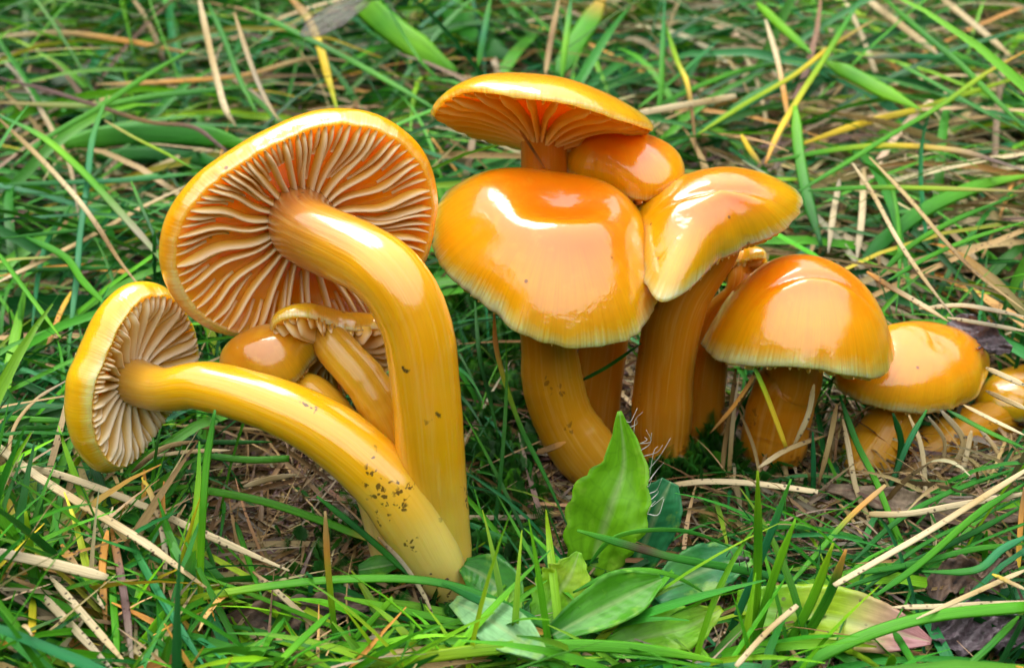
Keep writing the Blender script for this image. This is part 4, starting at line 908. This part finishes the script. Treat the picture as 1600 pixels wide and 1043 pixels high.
 (GB, 'thin green blade crossing the litter under the lying stem', [(368, 815), (385, 865), (410, 935)], 9, 'DGM', (0.6, 1.0)),
 (GB, 'short dark blade in front of the brown dead leaf', [(445, 965), (420, 1000), (400, 1040)], 10, 'MGM', (1.2, 1.4), None, None, 'blades by the brown dead leaf'),
 (GB, 'bright green blade crossing in front of the brown dead leaf', [(515, 958), (470, 1000), (420, 1050)], 13, 'GGL', (1.8, 2.0), None, None, 'blades by the brown dead leaf'),
]
for e in T_:
    (nm, cat), lab, pts, w, spec = e[:5]
    x = list(e[5:]) + [None] * 5
    blade(nm, lab, cat, pts, w, spec, hh=x[0] or (2, 2), yy=x[1], mat=x[2], group=x[3], **({'tip': x[4]} if x[4] else {}))

# broad leaves of the rosette
lf, LV = leaf('hairy_leaf', 'upright light green leaf with long white hairs on its edge', 'leaf', [(925, 900), (935, 850), (955, 790), (975, 725), (968, 642)], [28, 50, 62, 36, 3], 'LLLLL', yy=(-3.6, -3.2, -2.4), cup=0.35, seed=1, tooth=0.14, wave=0.09)
hr = np.random.default_rng(77)
for k in range(16):
    i_ = int(21 + 17.5 * (k + hr.uniform(-0.4, 0.4)) / 16); ln = hr.uniform(0.35, 0.75)
    p = LV[i_, 0 if LV[i_, 0][0] > LV[i_, -1][0] else -1]
    tip_ = np.array([hr.uniform(0.1, 0.5), hr.uniform(-0.3, 0.2), hr.uniform(0.4, 0.95)]) * ln
    P_ = catmull([p, p + tip_ * 0.45 + hr.normal(0, 0.06, 3), p + tip_], 8); Vh, Fh = tube(P_, np.linspace(0.008, 0.003, 8), 5)
    mk('hair', Vh, Fh, M_HAIR, lf)
leaf('rosette_leaf', 'darker blue-green leaf behind the hairy upright leaf', 'leaf', [(985, 900), (1008, 845), (1030, 790), (1048, 752)], [22, 36, 40, 14], 'MBBB', yy=(-3.3, -2.6), seed=2, tooth=0.04)
leaf('rosette_leaf', 'dark green oval leaf with a smooth edge lying in front of the hairy leaf', 'leaf', [(862, 992), (925, 958), (985, 928), (1034, 904)], [14, 34, 38, 8], 'MGGG', hh=(0.7, 1.3), seed=3, cup=0.45, wave=0.08)
leaf('rosette_leaf', 'blue-green leaf with a pale midrib under the banded dark blade', 'leaf', [(1020, 930), (1075, 900), (1125, 882), (1175, 872)], [18, 36, 36, 10], 'BMBG', hh=(0.6, 0.8), seed=4, cup=0.2, tooth=0.08, wave=0.09)
leaf('rosette_leaf', 'bright yellow-green leaf below the dark oval one', 'leaf', [(950, 1010), (1020, 992), (1075, 978), (1128, 950)], [14, 34, 32, 5], 'GLLK', hh=(0.5, 0.8), seed=5, tooth=0.16, wave=0.1)
leaf('rosette_leaf', 'mint-pale leaf underside in front of the left feet', 'leaf', [(708, 938), (750, 958), (800, 990), (850, 1025)], [10, 30, 36, 10], 'VVVV', hh=(1.0, 1.6), seed=6, cup=0.1)
leaf('rosette_leaf', 'rounded dark green leaf beside the feet of the left mushrooms', 'leaf', [(724, 882), (755, 898), (788, 925), (808, 955)], [12, 34, 34, 8], 'MMMG', hh=(0.8, 0.7), seed=7, cup=0.3)
leaf('rosette_leaf', 'yellowish jagged leaf left of the dark oval leaf', 'leaf', [(838, 975), (865, 935), (890, 900), (905, 862)], [12, 36, 34, 4], 'GLKL', hh=(0.5, 1.4), seed=8, tooth=0.25)
leaf('spotted_leaf', 'pale green spotted leaf fading to a purple tip', 'leaf', [(1150, 945), (1230, 955), (1310, 966), (1390, 985), (1455, 1002)], [24, 44, 50, 38, 5], 'LLKKSRR', hh=(0.5, 0.9), seed=10, cup=0.12, mat=M_SPOT)
leaf('rosette_leaf', 'small green leaf tip behind the feet of the left mushrooms', 'leaf', [(560, 890), (590, 885), (620, 880)], [8, 18, 8], 'MGM', hh=(0.5, 0.6), seed=12)
# dead leaves
def dead(label, pts, hw, spec, hh, mat, seed, cup=0.6, wave=0.5):
    return leaf('dead_leaf', label, 'dead leaf', pts, hw, spec, hh=hh, mat=mat, seed=seed, cup=cup, wave=wave, tooth=0.2)
dead('crumpled purple-black dead leaf behind the low olive cap', [(1488, 500), (1515, 522), (1545, 535), (1580, 548)], [10, 24, 22, 6], 'PPP', (1.9, 1.8), M_DEADP, 21)
dead('dark brown curled dead leaf in the right front', [(1455, 935), (1480, 912), (1520, 905), (1560, 925)], [14, 28, 26, 8], 'PNP', (0.7, 0.9), M_DEAD, 22)
dead('grey curled dead leaf with a pale edge in the right front', [(1455, 985), (1500, 990), (1550, 985), (1606, 1000)], [18, 34, 36, 20], 'XPX', (0.5, 0.6), M_DEADP, 23)
dead('flat tan dead leaf lying under the bent pale straw', [(1290, 760), (1380, 778), (1480, 795), (1606, 800)], [6, 18, 22, 18], 'SSS', (0.5, 0.5), M_TAN, 24, 0.15, 0.2)
dead('brown shredded dead leaf in front of the lying stem', [(340, 985), (420, 970), (500, 955), (580, 945)], [22, 30, 28, 8], 'NPN', (0.4, 0.5), M_DEAD, 25, 0.3, 0.3)
dead('brown curled dead leaf edge at the right side', [(1530, 900), (1560, 885), (1590, 882)], [6, 12, 6], 'NON', (1.0, 1.1), M_DEAD, 26)

# crane fly at the top edge: one smoky wing, part of the body and a few legs show
fly = thing('crane_fly', at_h(585, -6, 4.6), 'crane fly with one smoky veined wing lowered onto the grass', 'insect')
fo = np.array(fly['_o'])
wp = catmull([at_h(u, v, h) for u, v, h in ((578, -4, 4.6), (545, 12, 4.5), (508, 35, 4.35), (470, 56, 4.2))], 24)
wdt = np.interp(np.linspace(0, 1, 24), [0, 0.15, 0.55, 0.85, 1], [5, 12, 19, 15, 2]) * ((wp - CAM) @ FW) / FPX
Vw, Tw = [], np.gradient(wp, axis=0)
for i in range(24):
    Bv = nrm(np.cross(Tw[i], nrm(CAM - wp[i]) + np.array([0, 0, 0.3])))
    Nw = nrm(np.cross(Bv, Tw[i]))
    for s in (-1, -0.5, 0, 0.5, 1):
        Vw.append(wp[i] + Bv * wdt[i] * s + Nw * 0.02 * math.sin(s * 7 + i))
Vw = np.array(Vw); Iw = np.arange(120).reshape(24, 5)
Fw = np.stack([Iw[:-1, :-1].ravel(), Iw[:-1, 1:].ravel(), Iw[1:, 1:].ravel(), Iw[1:, :-1].ravel()], 1)
wing = mk('wing', Vw, Fw, M_WING, fly)
Vg_ = Vw.reshape(24, 5, 3)
for s0, s1 in ((0, 0), (1, 0), (2, 1), (2, 3), (3, 4), (4, 4)):
    Pv = np.array([Vg_[i, s0] * (1 - i / 23) + Vg_[i, s1] * (i / 23) for i in range(24)])
    a_, b_ = tube(Pv, np.full(24, 0.012), 5); mk('vein', a_, b_, M_FLY, wing)
Pb = catmull([at_h(u, v, h) for u, v, h in ((560, -14, 4.5), (585, -8, 4.7), (612, -16, 4.8), (660, -40, 4.6))], 20)
a_, b_ = tube(Pb, np.interp(np.linspace(0, 1, 20), [0, 0.2, 0.4, 0.6, 1], [0.05, 0.16, 0.2, 0.12, 0.06]), 12); mk('body', a_, b_, M_FLY, fly)
for q in ([(600, -4, 4.7), (618, 12, 4.8), (640, 40, 3.6)], [(590, -4, 4.7), (520, -2, 5.0), (462, 8, 3.6)], [(596, -6, 4.7), (622, 22, 5.0), (655, 34, 3.0)]):
    a_, b_ = tube(catmull([at_h(*k) for k in q], 12), np.linspace(0.03, 0.015, 12), 6); mk('leg', a_, b_, M_FLY, fly)
# tiny dark insect resting on the blue-green leaf
bug = thing('tiny_fly', at_h(1152, 880, 1.0), 'tiny black fly on the tip of the blue-green leaf', 'insect')
bc = np.array(bug['_o'])
for nm, off, rad in (('body', (0, 0, 0.10), (0.13, 0.07, 0.06)), ('head', (0.15, -0.02, 0.11), (0.05, 0.05, 0.05))):
    u_, v_ = np.meshgrid(np.linspace(0, 2 * math.pi, 12, endpoint=False), np.linspace(0.05, math.pi - 0.05, 8))
    Vb = bc + np.array(off) + np.stack([np.cos(v_) * rad[0], np.sin(v_) * np.cos(u_) * rad[1], np.sin(v_) * np.sin(u_) * rad[2]], -1).reshape(-1, 3)
    Ib = np.arange(96).reshape(8, 12); Jb = np.roll(Ib, -1, 1)
    mk(nm, Vb, np.stack([Ib[:-1].ravel(), Ib[1:].ravel(), Jb[1:].ravel(), Jb[:-1].ravel()], 1), M_FLY, bug)
for k in range(6):
    s = 1 if k % 2 else -1; f = (k // 2 - 1) * 0.07
    a_, b_ = tube(catmull([bc + [f, s * 0.04, 0.1], bc + [f * 1.6, s * 0.14, 0.16], bc + [f * 2.2, s * 0.2, 0.0]], 7), np.full(7, 0.008), 5); mk('leg', a_, b_, M_FLY, bug)
#BLADES-END

# ------------------------------------------------------------------ covering test: where mushrooms and traced blades show
CW, CH = 400, 261
zbuf = np.full((CH, CW), 1e9); hbuf = np.full((CH, CW), 1e9)
def splat(buf, P, rad):
    u, v, d = project(P)
    iu, iv = (u / 4).astype(int), (v / 4).astype(int)
    for dx in range(-rad, rad + 1):
        for dy in range(-rad, rad + 1):
            x_, y_ = iu + dx, iv + dy
            ok = (x_ >= 0) & (x_ < CW) & (y_ >= 0) & (y_ < CH)
            np.minimum.at(buf, (y_[ok], x_[ok]), d[ok])
MP = np.concatenate(MUSH_PTS)
MP = MP[MP[:, 2] > 0.02]                    # what stands above the ground
splat(zbuf, MP, 2)
if HERO_PTS:
    HP = np.concatenate([catmull(p, 40) if len(p) < 60 else p for p in HERO_PTS])
    splat(hbuf, HP, 1)
kd = kdtree.KDTree(len(MP))
for i, p in enumerate(MP): kd.insert(Vector(p), i)
kd.balance()

def keep_mask(P, allow_m=0.0, allow_h=0.2, coll=0.12, near=True):
    """P: N,K,3 -> which blades may stay"""
    N, K0, _ = P.shape
    Pf = np.concatenate([P[:, :-1] * (1 - f) + P[:, 1:] * f for f in (0, 0.25, 0.5, 0.75)] + [P[:, -1:]], 1)
    K = Pf.shape[1]
    u, v, d = project(Pf.reshape(-1, 3))
    iu, iv = np.floor(u / 4).astype(int), np.floor(v / 4).astype(int)
    ok = (iu >= 0) & (iu < CW) & (iv >= 0) & (iv < CH)
    zm = np.full(len(u), 1e9); zh = np.full(len(u), 1e9)
    zm[ok] = zbuf[iv[ok], iu[ok]]; zh[ok] = hbuf[iv[ok], iu[ok]]
    covm = ((d < zm) & (zm < 1e8)).reshape(N, K).mean(1)
    covh = ((d < zh) & (zh < 1e8)).reshape(N, K).mean(1)
    k = (covm <= allow_m) & (covh <= allow_h) & ((d.reshape(N, K) > 7.0).all(1))
    if near:
        for i in np.nonzero(k)[0]:
            for p in P[i, ::2]:
                if kd.find(Vector(p))[2] < coll:
                    k[i] = False; break
    return k

def grow(N, x, y, phi, e0, droop, bend, L, K=8, z0=0.0):
    """paths of N blades"""
    s = np.linspace(0, 1, K)
    P = np.zeros((N, K, 3)); P[:, 0] = np.stack([x, y, np.full(N, z0)], 1)
    for i in range(1, K):
        e = e0 - droop * s[i]; f = phi + bend * s[i]
        st = (L / (K - 1))[:, None] * np.stack([np.cos(e) * np.cos(f), np.cos(e) * np.sin(f), np.sin(e)], 1)
        P[:, i] = P[:, i - 1] + st
        P[:, i, 2] = np.maximum(P[:, i, 2], 0.05 + 0.25 * rng.random(N) * 0.3)
    return P
def ribbons(P, w, roll, col0, col1, blunt=0.15, vfold=0.35):
    N, K, _ = P.shape
    T = np.gradient(P, axis=1); T /= np.maximum(1e-9, np.linalg.norm(T, axis=2))[..., None]
    up = np.zeros((N, K, 3)); up[..., 2] = 1
    B = np.cross(T, up); bn = np.linalg.norm(B, axis=2)[..., None]; B = np.where(bn > 0.05, B / np.maximum(bn, 1e-6), [1, 0, 0])
    Nn = np.cross(B, T)
    cr, sr = np.cos(roll)[:, None, None], np.sin(roll)[:, None, None]
    B2 = B * cr + Nn * sr; N2 = Nn * cr - B * sr
    t = np.linspace(0, 1, K)
    pro = np.minimum(1, np.minimum(0.55 + t * 3, blunt + (1 - t) / 0.45))
    hw = (0.5 * w[:, None] * pro)[..., None]
    V = np.stack([P + B2 * hw, P - N2 * hw * vfold, P - B2 * hw], 2)       # N,K,3,3
    c = col0[:, None, :] * (1 - t[None, :, None] ** 2) + col1[:, None, :] * t[None, :, None] ** 2
    col = np.repeat(c[:, :, None, :], 3, 2).reshape(-1, 3)
    L = np.cumsum(np.linalg.norm(np.diff(P, axis=1, prepend=P[:, :1]), axis=2), axis=1)
    lw = np.stack([np.broadcast_to(np.array([-1, 0, 1.0]), (N, K, 3)), np.repeat(L[..., None], 3, 2), np.broadcast_to(rng.random(N)[:, None, None], (N, K, 3))], -1).reshape(-1, 3)
    idx = np.arange(N * K * 3).reshape(N, K, 3)
    F = []
    for j in (0, 1):
        F.append(np.stack([idx[:, :-1, j], idx[:, :-1, j + 1], idx[:, 1:, j + 1], idx[:, 1:, j]], -1).reshape(-1, 4))
    return V.reshape(-1, 3), np.concatenate(F), np.column_stack([col, np.ones(len(col))]), lw
def pick(names, p, N, jit=0.25):
    c = np.array([C_[k] for k in names]); i = rng.choice(len(names), N, p=np.array(p) / sum(p))
    return c[i] * (1 + rng.normal(0, jit, (N, 1))).clip(0.45, 1.7) * (1 + rng.normal(0, 0.07, (N, 3)))
def field(name, label, kindmat, N, xr, yr, Lr, wr, er, droopr, names0, p0, names1, p1, phi=None, z0=0.0, allow_m=0.0, allow_h=0.15, keepfn=None, cat=None, near=True, coll=0.12, K=8):
    x = rng.uniform(*xr, N); y = rng.uniform(*yr, N)
    ph = rng.uniform(0, 2 * math.pi, N) if phi is None else phi(N)
    L = rng.uniform(*Lr, N)
    P = grow(N, x, y, ph, rng.uniform(*er, N), rng.uniform(*droopr, N), rng.normal(0, 0.25, N), L, K, z0)
    k = keep_mask(P, allow_m, allow_h, coll, near)
    if keepfn is not None: k &= keepfn(P)
    P = P[k]; n = len(P)
    V, F, col, lw = ribbons(P, rng.uniform(*wr, n), rng.normal(0, 0.6, n), pick(names0, p0, n), pick(names1, p1, n))
    o = mk(name, V, F, kindmat, None, {'col': ('FLOAT_COLOR', col), 'lw': ('FLOAT_VECTOR', lw)}, origin=(0, 0, 0))
    o['kind'] = 'stuff'; tag(o, label, cat or 'grass')
    return o
def clear_front(P):
    """keep tall green blades out of the mossy gap under the caps"""
    u, v, d = project(P.reshape(-1, 3)); u = u.reshape(P.shape[:2]); v = v.reshape(P.shape[:2])
    gap = ((u > 690) & (u < 1110) & (v > 470) & (v < 880)) | ((u > 330) & (u < 640) & (v > 640) & (v < 900)) | ((u > 1090) & (u < 1560) & (v > 560) & (v < 790))
    return gap.mean(1) < 0.12

def thin_gap(P, lim):
    u, v, d = project(P.reshape(-1, 3)); u = u.reshape(P.shape[:2]); v = v.reshape(P.shape[:2])
    gap = ((u > 800) & (u < 1000) & (v > 540) & (v < 760)) | ((u > 890) & (u < 1060) & (v > 630) & (v < 860)) | ((u > 380) & (u < 640) & (v > 640) & (v < 880))
    return gap.mean(1) < lim * 0.3
GN, GP = 'GMDBLK', [3, 4, 3, 2.5, 1.5, 1]
SN, SP = 'SWNXO', [4, 2.5, 2, 2, 1]
# matted turf behind, thick with lying blades
GN, GP = 'GMDBLK', [2.5, 4, 5.5, 2.5, 0.9, 0.7]
field('turf', 'matted green turf behind the mushrooms', M_GREEN, 7200, (-42, 42), (3.5, 62), (6, 16), (0.07, 0.34), (0.10, 0.9), (0.5, 1.6), GN, GP, 'GMDLKY', [3, 3, 3, 1, 0.8, 0.5], keepfn=clear_front, allow_h=0.06)
field('broad_turf', 'scattered broad grass leaves low in the turf behind the mushrooms', M_GREEN, 700, (-42, 42), (4, 60), (6, 13), (0.5, 0.95), (0.05, 0.5), (0.3, 1.2), 'GMDL', [2, 3, 4, 0.6], 'GMDK', [2, 3, 3, 0.6], keepfn=clear_front, allow_h=0.06)
field('turf_side', 'green turf beside the mushrooms', M_GREEN, 4200, (-24, 24), (-12, 4), (3, 9), (0.08, 0.26), (0.2, 1.1), (0.6, 1.8), GN, GP, 'GMDLKO', [3, 3, 3, 1, 0.8, 0.6], keepfn=clear_front, allow_h=0.10)
field('front_turf', 'upright grass in the left front corner', M_GREEN, 2200, (-14, -2.5), (-9, -3.5), (2.0, 5.0), (0.10, 0.22), (0.6, 1.4), (0.2, 1.2), 'GMDBLK', [3, 3, 4, 2, 1.5, 1], 'GMDLOY', [3, 3, 3, 1, 1, 0.6], keepfn=clear_front, allow_h=0.16)
field('front_straw', 'withered blades among the grass of the left front corner', M_STRAW, 1800, (-14, -2.5), (-9, -3.5), (2.0, 5.0), (0.08, 0.2), (0.2, 1.2), (0.2, 1.2), SN, SP, SN, SP, keepfn=clear_front, allow_h=0.16, cat='straw')
field('dry_turf', 'matted dry straw among the turf behind the mushrooms', M_STRAW, 4800, (-42, 42), (3, 62), (4, 14), (0.06, 0.24), (0.05, 0.6), (0.3, 1.2), 'SWNXOP', [3, 1.2, 4, 2, 0.6, 2], 'SWNXOP', [3, 1.2, 4, 2, 0.6, 2], keepfn=clear_front, allow_h=0.06)
field('dry_patch', 'paler straw lying thick in the turf behind the bell-shaped cap', M_STRAW, 2200, (5, 36), (4, 55), (5, 14), (0.10, 0.30), (0.15, 0.7), (0.5, 1.3), 'SWXO', [4, 3, 2, 0.8], 'SWXN', [4, 3, 2, 1], keepfn=clear_front, allow_h=0.06)
field('straw_litter', 'thin straw litter on the soil round the stems', M_STRAW, 13000, (-22, 22), (-10, 7), (1.0, 4.5), (0.03, 0.11), (0.0, 0.40), (0.1, 0.9), 'SWNXP', [3, 0.7, 6, 2, 3], 'SWNXP', [3, 0.6, 6, 2, 3], cat='straw', allow_h=0.25)
field('withered_straw', 'withered straws leaning about the feet of the right-hand mushrooms', M_STRAW, 420, (4.0, 11.5), (-2.2, 1.6), (1.0, 3.2), (0.04, 0.12), (0.1, 1.4), (0.3, 1.4), 'SNXW', [3, 4, 2, 1], 'SNXW', [3, 4, 2, 1], cat='straw', allow_m=0.3, allow_h=0.4, coll=0.05)
field('soil_litter', 'short brown litter on the bare soil', M_STRAW, 5000, (-12, 14), (-7, 4), (0.4, 2.0), (0.03, 0.10), (0.0, 0.25), (0.0, 0.6), 'SNXP', [1.5, 5, 1.5, 5], 'SNXP', [1.5, 5, 1.5, 5], cat='straw', allow_m=0.2, allow_h=0.9, coll=0.03)
field('fine_grass', 'fine short grass about the feet of the mushrooms', M_GREEN, 3200, (-12, 13), (-6.5, 5), (1.5, 4.5), (0.04, 0.11), (0.2, 1.3), (0.4, 1.6), 'GMDB', [2, 4, 5, 2], 'GMDK', [2, 3, 4, 0.8], allow_m=0.03, allow_h=0.14, keepfn=lambda P: thin_gap(P, 0.5), coll=0.06)
field('front_grass', 'upright bright grass in front of the broad leaves', M_GREEN, 230, (-4, 5.2), (-7.2, -5.0), (1.8, 4.2), (0.08, 0.20), (0.5, 1.4), (0.2, 1.3), 'GMLK', [3, 3, 2, 1], 'GMLK', [3, 2, 2, 1.5], allow_m=0.0, allow_h=0.45, keepfn=lambda P: thin_gap(P, 0.3))
field('far_turf', 'coarse turf further off', M_GREEN, 2500, (-160, 160), (60, 300), (8, 20), (0.5, 1.1), (0.2, 1.0), (0.6, 1.6), GN, GP, SN, SP, near=False, K=5)

# moss cushions in the gap between the two groups
def moss(label, spots, seed):
    r_ = np.random.default_rng(seed)
    tv, tf = [], []
    for i in range(16):                      # one feathery shoot, 1 unit long
        s = 0.1 + 0.9 * i / 15; ln = 0.34 * math.sin(math.pi * min(1, s * 0.9 + 0.12)) + 0.05
        for sg in (-1, 1):
            b = len(tv); a_ = sg * (0.9 + 0.2 * math.sin(i * 2.1))
            tv += [(0.0, -0.02, s), (0.0, 0.02, s + 0.03), (sg * ln * 0.5, 0.05, s + ln * 0.28), (sg * ln, 0.02 * math.sin(i), s + ln * 0.5)]
            tf += [(b, b + 1, b + 2), (b, b + 2, b + 3)]
    tv += [(-0.015, 0, 0), (0.015, 0, 0), (0.0, 0.015, 1.05)]; tf.append((len(tv) - 3, len(tv) - 2, len(tv) - 1))
    tv = np.array(tv)
    Vs, Fs, Cs, Ls = [], [], [], []
    nb = 0
    for (u, v, ru, rv, n, sz) in spots:
        for _ in range(n):
            uu, vv = r_.normal(u, ru), r_.normal(v, rv)
            p = at_h(uu, vv, r_.uniform(-0.1, 0.25))
            if kd.find(Vector(p + [0, 0, 0.3]))[2] < 0.3: continue
            az, ti, sc = r_.uniform(0, 6.28), r_.uniform(0.2, 1.25), sz * r_.uniform(0.35, 0.9)
            d = np.array([math.cos(az) * math.sin(ti), math.sin(az) * math.sin(ti), math.cos(ti)])
            b = nrm(np.cross(d, [r_.normal(), r_.normal(), r_.normal()])); c = np.cross(d, b)
            Vs.append(p + sc * (tv[:, :1] * b + tv[:, 1:2] * c + tv[:, 2:] * d))
            Fs.append(np.array(tf) + nb); nb += len(tv)
            q = np.array(C_['M'] if r_.random() < 0.7 else C_['G']) * r_.uniform(0.25, 0.9)
            Cs.append(np.tile([*q, 1], (len(tv), 1))); Ls.append(np.tile([0, 0, r_.random()], (len(tv), 1)))
    o = mk('moss', np.concatenate(Vs), np.concatenate(Fs), M_MOSS, None, {'col': ('FLOAT_COLOR', np.concatenate(Cs)), 'lw': ('FLOAT_VECTOR', np.concatenate(Ls))}, origin=(0, 0, 0), smooth=False)
    o['kind'] = 'stuff'; tag(o, label, 'moss')
moss('feathery dark green moss on the soil between the two groups of mushrooms',
     [(770, 560, 40, 60, 420, 0.85), (770, 700, 45, 70, 420, 0.8), (760, 870, 60, 40, 220, 0.7), (1080, 690, 40, 30, 260, 0.8), (1010, 740, 90, 30, 220, 0.7),
      (560, 860, 60, 40, 180, 0.6), (1180, 720, 60, 30, 160, 0.7), (760, 460, 40, 40, 200, 0.9), (1090, 500, 30, 40, 120, 0.9), (840, 930, 60, 25, 150, 0.6), (620, 960, 120, 30, 200, 0.6)], 31)
# crumbs of soil on and about the feet of the uprooted pair
cr = np.random.default_rng(5)
feet = [p for p in MP if p[2] < 2.2 and -5 < p[1] < -2.6 and -3.5 < p[0] < -0.6]
oct_v = np.array([(1, 0, 0), (-1, 0, 0), (0, 1, 0), (0, -1, 0), (0, 0, 1), (0, 0, -1)], float)
oct_f = np.array([(0, 2, 4), (2, 1, 4), (1, 3, 4), (3, 0, 4), (2, 0, 5), (1, 2, 5), (3, 1, 5), (0, 3, 5)])
cv, cf = [], []
for k in range(520):
    if k < 130 and feet:
        p = feet[cr.integers(len(feet))]
        if cr.random() < p[2] / 2.0: continue
        sz = cr.uniform(0.015, 0.05)
    else:
        p = at_h(cr.normal(690, 110), cr.normal(905, 35), 0.0) + [0, 0, cr.uniform(-0.1, 0.12)]; sz = cr.uniform(0.03, 0.13)
    cf.append(oct_f + 6 * len(cv)); cv.append(p + oct_v * sz * cr.uniform(0.5, 1.3, (6, 1)) * cr.uniform(0.5, 1.2, 3))
o = mk('soil_crumbs', np.concatenate(cv), np.concatenate(cf), plain('crumb', (0.07, 0.04, 0.02), 0.9, (0.02, 0.012, 0.008), 900), origin=(0, 0, 0), smooth=False)
o['kind'] = 'stuff'; tag(o, 'crumbs of dark soil about the feet of the left mushrooms', 'soil')
for o in list(bpy.data.objects):
    if '_o' in o: del o['_o']
